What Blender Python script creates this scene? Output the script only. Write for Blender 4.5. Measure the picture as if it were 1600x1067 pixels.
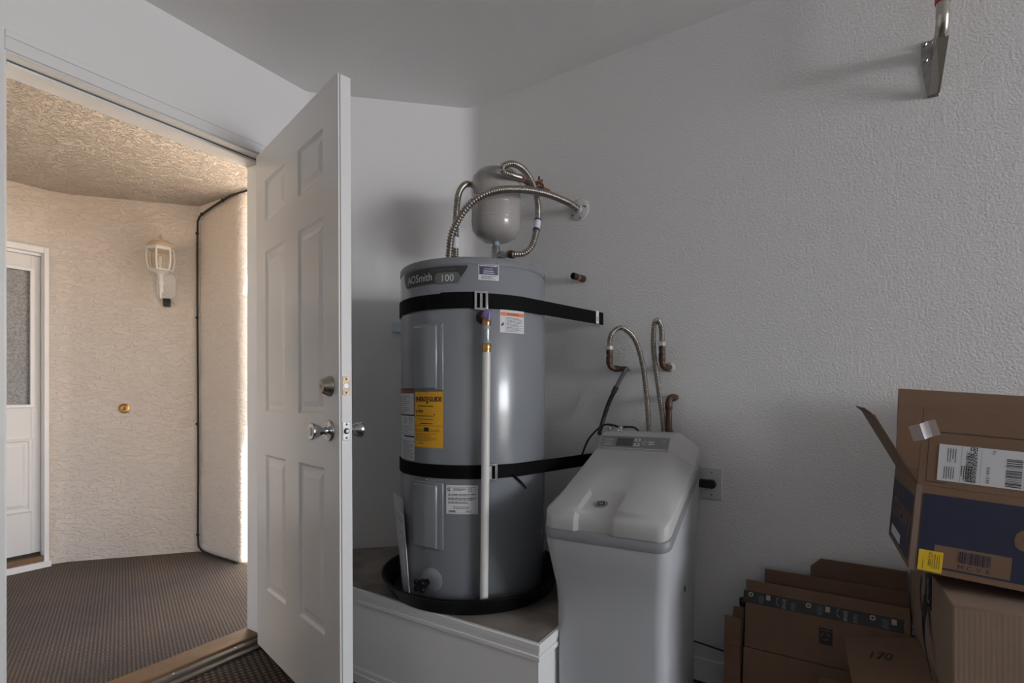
import bpy, bmesh, math, random
from mathutils import Vector, Matrix
random.seed(4)
R_ = math.radians
S = bpy.context.scene
COL = S.collection
for o in list(bpy.data.objects):
    bpy.data.objects.remove(o)

# ------------------------------------------------------------------ camera
cam_d = bpy.data.cameras.new('camera')
cam_d.sensor_width = 36.0
cam_d.lens = 18.0
cam_d.shift_y = 0.0509
cam_d.clip_start = 0.02
cam = bpy.data.objects.new('camera', cam_d)
cam.location = (0, 0, 1.055)
cam.rotation_euler = (R_(90), 0, R_(32.7))
COL.objects.link(cam)
S.camera = cam

# ------------------------------------------------------------------ light
W = bpy.data.worlds.new('sky')
S.world = W
W.use_nodes = True
wn = W.node_tree
bg = wn.nodes['Background']
sky = wn.nodes.new('ShaderNodeTexSky')
sky.sky_type = 'NISHITA'
sky.sun_disc = False
sky.sun_elevation = R_(50)
sky.sun_rotation = R_(60)
wn.links.new(sky.outputs[0], bg.inputs[0])
bg.inputs[1].default_value = 0.42

sun_d = bpy.data.lights.new('sun', 'SUN')
sun_d.energy = 32.0
sun_d.angle = R_(0.6)
sun_d.color = (1.0, 0.93, 0.82)
sun = bpy.data.objects.new('sun', sun_d)
sun.rotation_euler = Vector((0.95, 0.143, 0.85)).to_track_quat('Z', 'Y').to_euler()
COL.objects.link(sun)

day_d = bpy.data.lights.new('garage_opening_daylight', 'AREA')
day_d.shape = 'RECTANGLE'
day_d.size = 1.8
day_d.size_y = 0.9
day_d.energy = 134
day_d.color = (0.92, 0.945, 1.0)
day = bpy.data.objects.new('garage_opening_daylight', day_d)
day.location = (5.54, 0.75, 1.5)
day.rotation_euler = Vector((1, 0, 0)).to_track_quat('Z', 'Y').to_euler()
COL.objects.link(day)

S.view_settings.view_transform = 'Standard'
S.view_settings.look = 'None'
S.view_settings.exposure = 0.0
S.view_settings.gamma = 1.0
S.view_settings.use_curve_mapping = False


# ------------------------------------------------------------------ materials
def srgb(r, g, b):
    f = lambda c: (c / 255 / 12.92) if c / 255 <= 0.04045 else ((c / 255 + 0.055) / 1.055) ** 2.4
    return (f(r), f(g), f(b))


MATS = {}


def mat(name, col, rough=0.5, metal=0.0, bump=None, var=None, coat=0.0, trans=0.0, alpha=1.0, spec=None, kind='noise'):
    """bump = (scale, strength, distance); var = (scale, second colour, contrast)"""
    if name in MATS:
        return MATS[name]
    m = bpy.data.materials.new(name)
    m.use_nodes = True
    nt = m.node_tree
    b = nt.nodes['Principled BSDF']
    b.inputs['Base Color'].default_value = (*col, 1)
    b.inputs['Roughness'].default_value = rough
    b.inputs['Metallic'].default_value = metal
    b.inputs['Coat Weight'].default_value = coat
    b.inputs['Coat Roughness'].default_value = 0.12
    b.inputs['Transmission Weight'].default_value = trans
    b.inputs['Alpha'].default_value = alpha
    if spec is not None:
        b.inputs['Specular IOR Level'].default_value = spec
    tc = nt.nodes.new('ShaderNodeTexCoord')
    if bump:
        sc, st, di = bump
        n = nt.nodes.new('ShaderNodeTexNoise')
        n.inputs['Scale'].default_value = sc
        n.inputs['Detail'].default_value = 4
        n.inputs['Roughness'].default_value = 0.55
        nt.links.new(tc.outputs['Object'], n.inputs['Vector'])
        bp = nt.nodes.new('ShaderNodeBump')
        bp.inputs['Strength'].default_value = st
        bp.inputs['Distance'].default_value = di
        src = n.outputs['Fac']
        if kind == 'stucco':
            # trowelled lace: wide plateaus cut by ragged creases
            mp = nt.nodes.new('ShaderNodeMapping')
            mp.inputs['Scale'].default_value = (1, 1, 2.2)
            nt.links.new(tc.outputs['Object'], mp.inputs['Vector'])
            n.inputs['Distortion'].default_value = 1.2
            nt.links.new(mp.outputs[0], n.inputs['Vector'])
            rp = nt.nodes.new('ShaderNodeValToRGB')
            rp.color_ramp.elements[0].position = 0.42
            rp.color_ramp.elements[1].position = 0.53
            nt.links.new(n.outputs['Fac'], rp.inputs[0])
            n2 = nt.nodes.new('ShaderNodeTexNoise')
            n2.inputs['Scale'].default_value = sc * 5
            n2.inputs['Detail'].default_value = 3
            nt.links.new(tc.outputs['Object'], n2.inputs['Vector'])
            ad = nt.nodes.new('ShaderNodeMath')
            ad.operation = 'MULTIPLY_ADD'
            ad.inputs[1].default_value = 0.35
            nt.links.new(n2.outputs['Fac'], ad.inputs[0])
            nt.links.new(rp.outputs[0], ad.inputs[2])
            src = ad.outputs[0]
        if kind == 'corr':
            wv = nt.nodes.new('ShaderNodeTexWave')
            wv.bands_direction = 'X'
            wv.inputs['Scale'].default_value = 36
            wv.inputs['Distortion'].default_value = 0.5
            nt.links.new(tc.outputs['Object'], wv.inputs['Vector'])
            ad = nt.nodes.new('ShaderNodeMath')
            ad.operation = 'MULTIPLY_ADD'
            ad.inputs[1].default_value = 0.4
            nt.links.new(n.outputs['Fac'], ad.inputs[0])
            nt.links.new(wv.outputs['Fac'], ad.inputs[2])
            src = ad.outputs[0]
        if kind == 'peel':
            rp = nt.nodes.new('ShaderNodeValToRGB')
            rp.color_ramp.elements[0].position = 0.40
            rp.color_ramp.elements[1].position = 0.62
            nt.links.new(n.outputs['Fac'], rp.inputs[0])
            src = rp.outputs[0]
        nt.links.new(src, bp.inputs['Height'])
        nt.links.new(bp.outputs[0], b.inputs['Normal'])
    if var:
        sc, c2, k = var
        n = nt.nodes.new('ShaderNodeTexNoise')
        n.inputs['Scale'].default_value = sc
        n.inputs['Detail'].default_value = 5
        nt.links.new(tc.outputs['Object'], n.inputs['Vector'])
        rp = nt.nodes.new('ShaderNodeValToRGB')
        rp.color_ramp.elements[0].position = 0.5 - k
        rp.color_ramp.elements[1].position = 0.5 + k
        rp.color_ramp.elements[0].color = (*col, 1)
        rp.color_ramp.elements[1].color = (*c2, 1)
        nt.links.new(n.outputs['Fac'], rp.inputs[0])
        nt.links.new(rp.outputs[0], b.inputs['Base Color'])
    MATS[name] = m
    return m


def woven(name, c1, c2, scale, rough=0.95, ang=45, strength=0.8, dist=0.004):
    m = bpy.data.materials.new(name)
    m.use_nodes = True
    nt = m.node_tree
    b = nt.nodes['Principled BSDF']
    b.inputs['Roughness'].default_value = rough
    b.inputs['Specular IOR Level'].default_value = 0.2
    tc = nt.nodes.new('ShaderNodeTexCoord')
    mp = nt.nodes.new('ShaderNodeMapping')
    mp.inputs['Rotation'].default_value = (0, 0, R_(ang))
    nt.links.new(tc.outputs['Object'], mp.inputs['Vector'])
    ws = []
    for d in ('X', 'Y'):
        w = nt.nodes.new('ShaderNodeTexWave')
        w.bands_direction = d
        w.inputs['Scale'].default_value = scale
        w.inputs['Distortion'].default_value = 0.6
        w.inputs['Detail'].default_value = 1
        w.inputs['Detail Scale'].default_value = 3
        nt.links.new(mp.outputs[0], w.inputs['Vector'])
        ws.append(w)
    mu = nt.nodes.new('ShaderNodeMath')
    mu.operation = 'MULTIPLY'
    nt.links.new(ws[0].outputs['Fac'], mu.inputs[0])
    nt.links.new(ws[1].outputs['Fac'], mu.inputs[1])
    rp = nt.nodes.new('ShaderNodeValToRGB')
    rp.color_ramp.elements[0].position = 0.08
    rp.color_ramp.elements[1].position = 0.6
    rp.color_ramp.elements[0].color = (*c1, 1)
    rp.color_ramp.elements[1].color = (*c2, 1)
    nt.links.new(mu.outputs[0], rp.inputs[0])
    # dirt
    n = nt.nodes.new('ShaderNodeTexNoise')
    n.inputs['Scale'].default_value = 2.2
    n.inputs['Detail'].default_value = 4
    nt.links.new(tc.outputs['Object'], n.inputs['Vector'])
    r2 = nt.nodes.new('ShaderNodeValToRGB')
    r2.color_ramp.elements[0].position = 0.35
    r2.color_ramp.elements[1].position = 0.7
    r2.color_ramp.elements[0].color = (0.85, 0.85, 0.87, 1)
    r2.color_ramp.elements[1].color = (1.1, 1.02, 0.95, 1)
    nt.links.new(n.outputs['Fac'], r2.inputs[0])
    mx = nt.nodes.new('ShaderNodeMixRGB')
    mx.blend_type = 'MULTIPLY'
    mx.inputs[0].default_value = 1
    nt.links.new(rp.outputs[0], mx.inputs[1])
    nt.links.new(r2.outputs[0], mx.inputs[2])
    nt.links.new(mx.outputs[0], b.inputs['Base Color'])
    bp = nt.nodes.new('ShaderNodeBump')
    bp.inputs['Strength'].default_value = strength
    bp.inputs['Distance'].default_value = dist
    nt.links.new(mu.outputs[0], bp.inputs['Height'])
    nt.links.new(bp.outputs[0], b.inputs['Normal'])
    return m


M_wall = mat('wall_paint', (0.77, 0.762, 0.755), 0.75, bump=(135, 0.42, 0.0018), kind='peel')
M_ceil = mat('ceiling_paint', (0.87, 0.86, 0.85), 0.85, bump=(110, 0.3, 0.002), kind='peel')
M_smooth = mat('smooth_wall_paint', (0.79, 0.782, 0.775), 0.7, bump=(60, 0.12, 0.002))
M_trim = mat('trim_paint', (0.79, 0.782, 0.775), 0.4, bump=(30, 0.04, 0.002))
M_door = mat('door_paint', (0.70, 0.69, 0.68), 0.28, bump=(40, 0.03, 0.002), coat=0.15)
M_stucco = mat('stucco', (0.72, 0.655, 0.59), 0.9, bump=(17, 0.55, 0.008), var=(3, (0.69, 0.62, 0.55), 0.2), kind='stucco')
M_stucco_c = mat('ceiling_stucco', (0.72, 0.64, 0.56), 0.9, bump=(44, 1.0, 0.018), var=(4, (0.68, 0.59, 0.50), 0.2), kind='stucco')
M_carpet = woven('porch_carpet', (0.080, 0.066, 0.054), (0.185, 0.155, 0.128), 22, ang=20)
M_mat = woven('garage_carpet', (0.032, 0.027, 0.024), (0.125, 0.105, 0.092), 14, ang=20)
M_ground = mat('tan_ground', (0.52, 0.39, 0.27), 0.9, bump=(40, 0.3, 0.01), var=(6, (0.46, 0.34, 0.24), 0.2))
M_conc = mat('concrete', (0.55, 0.50, 0.44), 0.9, bump=(60, 0.2, 0.004), var=(5, (0.40, 0.39, 0.38), 0.2))
M_wood = mat('sill_wood', (0.20, 0.11, 0.048), 0.6, bump=(50, 0.2, 0.002), var=(9, (0.12, 0.065, 0.03), 0.25))
M_strip = mat('worn_sill_metal', (0.15, 0.135, 0.12), 0.5, 0.4, bump=(60, 0.2, 0.001), var=(14, (0.09, 0.075, 0.06), 0.2))
M_alu = mat('aluminium', (0.40, 0.40, 0.40), 0.42, 0.9, bump=(90, 0.1, 0.001))
M_rubber = mat('black_rubber', (0.012, 0.012, 0.013), 0.5)
M_chrome = mat('satin_chrome', (0.55, 0.55, 0.56), 0.22, 1.0)
M_nickel = mat('worn_nickel', (0.42, 0.38, 0.34), 0.3, 1.0)
M_brass = mat('brass', (0.62, 0.36, 0.12), 0.3, 1.0)
M_oldbrass = mat('brass_plate_worn', (0.62, 0.56, 0.46), 0.45, 0.5, var=(90, (0.45, 0.28, 0.12), 0.2))
M_copper = mat('copper', (0.62, 0.28, 0.14), 0.32, 1.0, var=(60, (0.40, 0.18, 0.09), 0.2))
M_oldcopper = mat('tarnished_copper', (0.125, 0.070, 0.042), 0.5, 0.45, var=(35, (0.06, 0.036, 0.026), 0.2), bump=(120, 0.15, 0.001))
M_hose = mat('stainless_hose', (0.42, 0.38, 0.34), 0.3, 1.0)
M_galv = mat('galvanised_steel', (0.45, 0.45, 0.45), 0.4, 0.9, var=(70, (0.32, 0.32, 0.33), 0.2))
M_tank = mat('heater_grey', (0.215, 0.228, 0.252), 0.26, bump=(6, 0.02, 0.01), coat=0.4)
M_tankcap = mat('heater_cap_grey', (0.205, 0.215, 0.235), 0.4)
M_cover = mat('heater_cover_grey', (0.22, 0.233, 0.257), 0.25, coat=0.4)
M_pan = mat('pan_black', (0.004, 0.004, 0.0045), 0.4, spec=0.2)
M_strap = mat('black_strap', (0.003, 0.003, 0.0035), 0.7, bump=(300, 0.2, 0.001), spec=0.12)
M_etank = mat('expansion_tank_grey', (0.40, 0.375, 0.36), 0.22, coat=0.3)
M_bluecap = mat('blue_cap', (0.05, 0.12, 0.35), 0.4)
M_teflon = mat('sealing_tape', (0.28, 0.36, 0.46), 0.6)
M_pvc = mat('white_pvc', (0.72, 0.71, 0.68), 0.35)
M_purple = mat('purple_plastic', (0.16, 0.13, 0.30), 0.5)
M_black = mat('black_plastic', (0.012, 0.012, 0.013), 0.45)
M_white = mat('white_paper', (0.66, 0.66, 0.68), 0.6)
M_yellow = mat('yellow_label', (0.80, 0.40, 0.010), 0.5)
M_ylw2 = mat('yellow_sticker', (0.86, 0.56, 0.02), 0.5)
M_ink = mat('black_ink', (0.018, 0.018, 0.02), 0.6)
M_inkg = mat('grey_ink', (0.13, 0.13, 0.14), 0.6)
M_wink = mat('white_ink', (0.62, 0.64, 0.62), 0.5)
M_gink = mat('green_ink', (0.10, 0.42, 0.20), 0.5)
M_logo = mat('logo_plate_dark', (0.040, 0.040, 0.041), 0.4)
M_pill = mat('logo_plate_grey', (0.125, 0.13, 0.13), 0.4)
M_navy = mat('navy_print', (0.055, 0.045, 0.12), 0.5)
M_orange = mat('orange_print', (0.72, 0.20, 0.05), 0.5)
M_red = mat('red_print', (0.30, 0.05, 0.04), 0.5)
M_pink = mat('pink_print', (0.60, 0.30, 0.36), 0.5)
M_clear = mat('clear_plastic', (0.9, 0.9, 0.95), 0.12, alpha=0.32)
M_soft = mat('softener_white', (0.50, 0.515, 0.54), 0.38, bump=(9, 0.02, 0.01))
M_softlid = mat('softener_lid', (0.47, 0.47, 0.465), 0.42, bump=(120, 0.05, 0.001))
M_band = mat('softener_band_grey', (0.26, 0.26, 0.28), 0.45)
M_panel = mat('control_panel_grey', (0.22, 0.22, 0.235), 0.4)
M_lcd = mat('lcd_grey', (0.085, 0.09, 0.085), 0.2)
M_cord = mat('black_cord', (0.012, 0.012, 0.012), 0.5)
M_gtube = mat('grey_tube', (0.17, 0.18, 0.20), 0.5)
M_plate = mat('white_plate_plastic', (0.60, 0.60, 0.60), 0.35)
M_bplate = mat('pale_blue_plastic', (0.66, 0.73, 0.78), 0.45)
M_card = mat('cardboard', (0.28, 0.195, 0.145), 0.85, kind='corr', bump=(180, 0.22, 0.0006), var=(9, (0.26, 0.175, 0.12), 0.25))
M_card2 = mat('cardboard_brown', (0.22, 0.132, 0.082), 0.85, bump=(180, 0.12, 0.001), var=(9, (0.19, 0.112, 0.068), 0.25))
M_cardd = mat('cardboard_dark', (0.17, 0.10, 0.065), 0.85, bump=(180, 0.12, 0.001), var=(9, (0.14, 0.08, 0.05), 0.25))
M_bluep = mat('blue_box_print', (0.017, 0.022, 0.052), 0.65, var=(14, (0.021, 0.026, 0.058), 0.2))
M_ptape = mat('clear_packing_tape', (0.55, 0.5, 0.45), 0.15, alpha=0.25)
M_btape = mat('black_printed_tape', (0.010, 0.010, 0.012), 0.3)
M_tapeink = mat('tape_print', (0.32, 0.36, 0.42), 0.4)
M_tapeink2 = mat('tape_print_tan', (0.55, 0.42, 0.32), 0.5)
M_steel = mat('bracket_steel', (0.50, 0.45, 0.40), 0.38, 0.55, var=(25, (0.42, 0.38, 0.35), 0.25))
M_tubes = mat('tube_steel', (0.55, 0.52, 0.48), 0.3, 1.0)
M_redcap = mat('red_vinyl', (0.50, 0.045, 0.02), 0.45)
M_ply = mat('stained_plywood', (0.36, 0.32, 0.28), 0.8, bump=(40, 0.2, 0.002), var=(6, (0.20, 0.165, 0.14), 0.16))
M_lanternw = mat('lantern_white', (0.66, 0.64, 0.62), 0.45)
M_lroof = mat('lantern_roof_aged', (0.52, 0.38, 0.24), 0.5, var=(25, (0.60, 0.48, 0.36), 0.2))
M_lglass = mat('lantern_glass', (0.62, 0.50, 0.33), 0.08, alpha=0.30)
M_fglass = mat('textured_glass', (0.20, 0.20, 0.20), 0.12, bump=(130, 1.0, 0.006), var=(90, (0.34, 0.34, 0.34), 0.15), coat=0.5)


# ------------------------------------------------------------------ mesh builder
def catmull(pts, step=0.006):
    P = [Vector(p) for p in pts]
    P = [P[0] * 2 - P[1]] + P + [P[-1] * 2 - P[-2]]
    out = []
    for i in range(1, len(P) - 2):
        p0, p1, p2, p3 = P[i - 1:i + 3]
        n = max(2, int((p2 - p1).length / step))
        for k in range(n):
            t = k / n
            out.append(0.5 * ((2 * p1) + (p2 - p0) * t + (2 * p0 - 5 * p1 + 4 * p2 - p3) * t * t + (3 * p1 - p0 - 3 * p2 + p3) * t ** 3))
    out.append(P[-2].copy())
    return out


class MB:
    def __init__(s):
        s.v = []
        s.f = []

    def add(s, vs, fs, M=None):
        b = len(s.v)
        for p in vs:
            p = Vector(p)
            s.v.append(M @ p if M else p)
        s.f += [tuple(i + b for i in q) for q in fs]
        return s

    def box(s, x0, x1, y0, y1, z0, z1, M=None):
        vs = [(x, y, z) for z in (z0, z1) for y in (y0, y1) for x in (x0, x1)]
        return s.add(vs, [(0, 2, 3, 1), (4, 5, 7, 6), (0, 1, 5, 4), (2, 6, 7, 3), (0, 4, 6, 2), (1, 3, 7, 5)], M)

    def hexa(s, b4, t4, M=None):
        """bottom ring of four points and top ring of four points"""
        return s.add(list(b4) + list(t4), [(3, 2, 1, 0), (4, 5, 6, 7)] + [(i, (i + 1) % 4, (i + 1) % 4 + 4, i + 4) for i in range(4)], M)

    def prism(s, poly, fn, h0, h1, M=None):
        n = len(poly)
        vs = [fn(u, v, h0) for u, v in poly] + [fn(u, v, h1) for u, v in poly]
        fs = [tuple(range(n - 1, -1, -1)), tuple(range(n, 2 * n))] + [(i, (i + 1) % n, (i + 1) % n + n, i + n) for i in range(n)]
        return s.add(vs, fs, M)

    def lathe(s, prof, M=None, n=32, cap=True):
        vs, fs = [], []
        for r, h in prof:
            for k in range(n):
                a = 2 * math.pi * k / n
                vs.append((r * math.cos(a), r * math.sin(a), h))
        for i in range(len(prof) - 1):
            for k in range(n):
                k2 = (k + 1) % n
                fs.append((i * n + k, i * n + k2, (i + 1) * n + k2, (i + 1) * n + k))
        if cap:
            fs.append(tuple(range(n - 1, -1, -1)))
            fs.append(tuple((len(prof) - 1) * n + k for k in range(n)))
        return s.add(vs, fs, M)

    def tube(s, pts, r, n=12, cap=True):
        P = [Vector(p) for p in pts]
        vs, fs = [], []
        ref = None
        for i, p in enumerate(P):
            t = (P[min(i + 1, len(P) - 1)] - P[max(i - 1, 0)]).normalized()
            if ref is None:
                ref = t.orthogonal().normalized()
            ref = (ref - t * ref.dot(t))
            ref = ref.normalized() if ref.length > 1e-6 else t.orthogonal().normalized()
            bn = t.cross(ref)
            rr = r(i) if callable(r) else r
            for k in range(n):
                a = 2 * math.pi * k / n
                vs.append(p + (ref * math.cos(a) + bn * math.sin(a)) * rr)
        for i in range(len(P) - 1):
            for k in range(n):
                k2 = (k + 1) % n
                fs.append((i * n + k, i * n + k2, (i + 1) * n + k2, (i + 1) * n + k))
        if cap:
            fs.append(tuple(range(n - 1, -1, -1)))
            fs.append(tuple((len(P) - 1) * n + k for k in range(n)))
        return s.add(vs, fs)

    def sphere(s, c, r, n=14, m=8, sc=(1, 1, 1)):
        prof = [(max(1e-4, r * math.sin(math.pi * i / m)), -r * math.cos(math.pi * i / m)) for i in range(m + 1)]
        return s.lathe(prof, Matrix.Translation(c) @ Matrix.Diagonal((*sc, 1)), n, cap=False)

    # --- flat print on a frame fr(u, v, h) -> local point
    def rect(s, fr, u0, u1, v0, v1, h=0.0, nu=None):
        nu = nu or max(1, int(abs(u1 - u0) / 0.012))
        vs, fs = [], []
        for i in range(nu + 1):
            u = u0 + (u1 - u0) * i / nu
            vs += [fr(u, v0(u) if callable(v0) else v0, h), fr(u, v1(u) if callable(v1) else v1, h)]
        for i in range(nu):
            fs.append((2 * i, 2 * i + 2, 2 * i + 3, 2 * i + 1))
        return s.add(vs, fs)

    def slab(s, fr, u0, u1, v0, v1, h0, h1, nu=None):
        """curved plate with thickness on a frame"""
        nu = nu or max(1, int(abs(u1 - u0) / 0.012))
        vs, fs = [], []
        for i in range(nu + 1):
            u = u0 + (u1 - u0) * i / nu
            vs += [fr(u, v0, h0), fr(u, v1, h0), fr(u, v0, h1), fr(u, v1, h1)]
        for i in range(nu):
            a, b = 4 * i, 4 * i + 4
            fs += [(a + 2, b + 2, b + 3, a + 3), (a, a + 1, b + 1, b), (a, b, b + 2, a + 2), (a + 1, a + 3, b + 3, b + 1)]
        fs += [(0, 2, 3, 1), (4 * nu, 4 * nu + 1, 4 * nu + 3, 4 * nu + 2)]
        return s.add(vs, fs)

    def ring(s, fr, u, v, r0, r1, h=0.0, a0=0, a1=360, n=28):
        vs, fs = [], []
        for i in range(n + 1):
            a = R_(a0 + (a1 - a0) * i / n)
            for r in (r0, r1):
                vs.append(fr(u + r * math.cos(a), v + r * math.sin(a), h))
        for i in range(n):
            fs.append((2 * i, 2 * i + 1, 2 * i + 3, 2 * i + 2))
        return s.add(vs, fs)

    def poly(s, fr, pts, h=0.0):
        return s.add([fr(u, v, h) for u, v in pts], [tuple(range(len(pts)))])

    def text(s, fr, body, u, v, size, h=0.0, rot=0, sx=1.0, align='LEFT', fit=None):
        vs, fs = text_geo(body)
        w = max(p[0] for p in vs) if vs else 0
        if fit:
            sx = fit / (w * size)
        off = {'LEFT': 0, 'CENTER': -w / 2, 'RIGHT': -w}[align]
        c, q = math.cos(R_(rot)), math.sin(R_(rot))
        out = []
        for x, y in vs:
            x, y = (x + off) * size * sx, y * size
            out.append(fr(u + x * c - y * q, v + x * q + y * c, h))
        return s.add(out, fs)

    def lines(s, fr, u0, u1, v0, v1, n, t, h=0.0, seed=1):
        """rows of fine print"""
        rg = random.Random(seed)
        for i in range(n):
            v = v1 + (v0 - v1) * (i + 0.5) / n
            u = u0
            end = u1 - (u1 - u0) * rg.choice((0, 0, 0.05, 0.25))
            while u < end:
                L = min((u1 - u0) * rg.uniform(0.06, 0.2), end - u)
                s.rect(fr, u, u + L * 0.86, v - t / 2, v + t / 2, h, nu=1)
                u += L
        return s

    def bars(s, fr, u0, u1, v0, v1, n, h=0.0, seed=1, vertical=True):
        rg = random.Random(seed)
        w = [rg.choice((1, 1, 2, 3)) for _ in range(2 * n)]
        T = sum(w)
        p = 0
        for i in range(n):
            a, b = p / T, (p + w[2 * i]) / T
            p += w[2 * i] + w[2 * i + 1]
            if vertical:
                s.rect(fr, u0 + (u1 - u0) * a, u0 + (u1 - u0) * b, v0, v1, h, nu=1)
            else:
                s.rect(fr, u0, u1, v0 + (v1 - v0) * a, v0 + (v1 - v0) * b, h, nu=1)
        return s

    def build(s, name, m, parent=None, smooth=None, bevel=None, world=False, local=False):
        """world: the points are in world space and the parent is unrotated; a top-level mesh gets its origin at its base"""
        me = bpy.data.meshes.new(name)
        off = Vector((0, 0, 0))
        if parent is not None and world:
            off = parent.location.copy()
        elif parent is None and not local:
            xs, ys, zs = [p.x for p in s.v], [p.y for p in s.v], [p.z for p in s.v]
            off = Vector(((min(xs) + max(xs)) / 2, (min(ys) + max(ys)) / 2, min(zs)))
        me.from_pydata([p - off for p in s.v], [], s.f)
        bm = bmesh.new()
        bm.from_mesh(me)
        bmesh.ops.remove_doubles(bm, verts=bm.verts, dist=1e-6)
        if len(bm.faces) < 60000:
            bmesh.ops.recalc_face_normals(bm, faces=bm.faces)
        bm.to_mesh(me)
        bm.free()
        me.materials.append(m)
        if smooth:
            for p in me.polygons:
                p.use_smooth = True
            me.set_sharp_from_angle(angle=R_(smooth))
        me.update()
        o = bpy.data.objects.new(name, me)
        COL.objects.link(o)
        if parent is not None:
            o.parent = parent
        else:
            o.location = off
        if bevel:
            md = o.modifiers.new('bevel', 'BEVEL')
            md.width = bevel
            md.segments = 2
            md.limit_method = 'ANGLE'
            md.angle_limit = R_(35)
            for p in me.polygons:
                p.use_smooth = True
            me.set_sharp_from_angle(angle=R_(50))
        return o


_TG = {}


def text_geo(body):
    if body in _TG:
        return _TG[body]
    c = bpy.data.curves.new('t', 'FONT')
    c.body = body
    c.size = 1.0
    c.resolution_u = 3
    c.fill_mode = 'FRONT'
    o = bpy.data.objects.new('t', c)
    COL.objects.link(o)
    dg = bpy.context.evaluated_depsgraph_get()
    me = bpy.data.meshes.new_from_object(o.evaluated_get(dg))
    r = ([(v.co.x, v.co.y) for v in me.vertices], [tuple(p.vertices) for p in me.polygons])
    bpy.data.objects.remove(o)
    bpy.data.curves.remove(c)
    bpy.data.meshes.remove(me)
    _TG[body] = r
    return r


def tag(o, label=None, cat=None, group=None, kind=None):
    if label:
        o['label'] = label
    if cat:
        o['category'] = cat
    if group:
        o['group'] = group
    if kind:
        o['kind'] = kind
    return o


def empty(name, loc, rz=0.0, label=None, cat=None, group=None, kind=None, rot=None):
    o = bpy.data.objects.new(name, None)
    o.location = loc
    o.rotation_euler = rot if rot else (0, 0, rz)
    o.empty_display_size = 0.05
    COL.objects.link(o)
    return tag(o, label, cat, group, kind)


def struct(o, label, cat):
    return tag(o, label, cat, kind='structure')


def AX(o, d):
    """matrix that turns local z to direction d at point o"""
    return Matrix.Translation(o) @ Vector(d).to_track_quat('Z', 'Y').to_matrix().to_4x4()


# ------------------------------------------------------------------ the garage shell
XL, YB, ZC = -2.043, 1.965, 2.427      # left wall, back wall, ceiling
XR, YF = 5.6, -3.8
T = 0.12
OY0, OY1, OZ = 0.459, 1.268, 2.05      # clear door opening in the left wall
JT = 0.018

m = MB().box(XL - 0.04, XR, YF, YB + 0.06, -0.10, 0.0)
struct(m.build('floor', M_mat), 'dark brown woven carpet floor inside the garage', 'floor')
m = MB().box(XL - T - 0.02, XR + 0.15, YF - 0.15, YB + 0.15, ZC, ZC + 0.18)
struct(m.build('ceiling', M_ceil), 'light grey textured garage ceiling above the open door', 'ceiling')

# left wall: the end piece before the door, the piece after it, and the piece above
m = MB()
m.box(XL - T, XL, YF, OY0 - JT, -0.05, ZC)
m.box(XL - T, XL, OY1 + JT, 1.435, -0.05, ZC)
m.box(XL - T, XL, OY0 - JT, OY1 + JT, OZ + JT, ZC)
struct(m.build('wall_left', M_smooth), 'smooth white wall above and beside the open doorway', 'wall')


def wall_path(name, path, m, z0, z1, thick, label, cat='wall', smooth=30):
    """path runs with the room on its right-hand side; thickness grows to its left"""
    P = [Vector((x, y, 0)) for x, y in path]
    vs, fs = [], []
    for i, p in enumerate(P):
        t = (P[min(i + 1, len(P) - 1)] - P[max(0, i - 1)]).normalized()
        nrm = Vector((-t.y, t.x, 0)) * thick
        for q in (p, p + nrm):
            vs += [(q.x, q.y, z0), (q.x, q.y, z1)]
    for i in range(len(P) - 1):
        a, b = 4 * i, 4 * i + 4
        fs += [(a, b, b + 1, a + 1), (a + 2, a + 3, b + 3, b + 2), (a + 1, b + 1, b + 3, a + 3), (a, a + 2, b + 2, b)]
    e = 4 * (len(P) - 1)
    fs += [(0, 1, 3, 2), (e, e + 2, e + 3, e + 1)]
    o = MB().add(vs, fs).build(name, m, smooth=smooth)
    return struct(o, label, cat)


def fillet(a, b, c, r, n=8):
    a, b, c = Vector(a), Vector(b), Vector(c)
    d1, d2 = (a - b).normalized(), (c - b).normalized()
    p1, p2 = b + d1 * r, b + d2 * r
    return [tuple((p1 * (1 - t) ** 2 + b * 2 * t * (1 - t) + p2 * t * t)) for t in [i / n for i in range(n + 1)]]


c0, c1 = (XL, 1.455), (-1.503, YB)
path = [(XL, 1.435)] + fillet((XL, 1.4), c0, c1, 0.018) + fillet(c0, c1, (-1.4, YB), 0.045) + [(-1.452, YB)]
wall_path('wall_corner', path, M_smooth, -0.05, ZC, 0.10, 'smooth white angled corner wall behind the water heater')
m = MB().box(-1.452, XR, YB, YB + T, -0.05, ZC)
struct(m.build('wall_back', M_wall), 'wide orange-peel textured white wall behind the softener and boxes', 'wall')
m = MB().box(XL - T, XR, YF - T, YF, -0.05, ZC)
struct(m.build('wall_front', M_wall), 'white garage wall behind the viewpoint', 'wall')
m = MB()
m.box(XR, XR + T, YF, -0.10, -0.05, ZC)
m.box(XR, XR + T, 1.70, YB + T, -0.05, ZC)
m.box(XR, XR + T, -0.10, 1.70, 2.1, ZC)
struct(m.build('wall_right', M_wall), 'garage wall with the open vehicle doorway', 'wall')

# baseboard along the back wall
m = MB().box(-0.60, XR, YB - 0.012, YB, 0.0, 0.085)
struct(m.build('baseboard_back', M_trim, bevel=0.003), 'low white baseboard under the back wall', 'baseboard')

# ---- jamb, stops and casing of the doorway
tr = empty('trim_1', (XL, (OY0 + OY1) / 2, 0))
struct(tr, 'white painted frame and casing around the open doorway', 'door frame')
ly = (OY1 - OY0) / 2


def tb(name, x0, x1, y0, y1, z0, z1, mt=M_trim, bevel=0.002):
    return MB().box(x0, x1, y0, y1, z0, z1).build(name, mt, tr, bevel=bevel)


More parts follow.
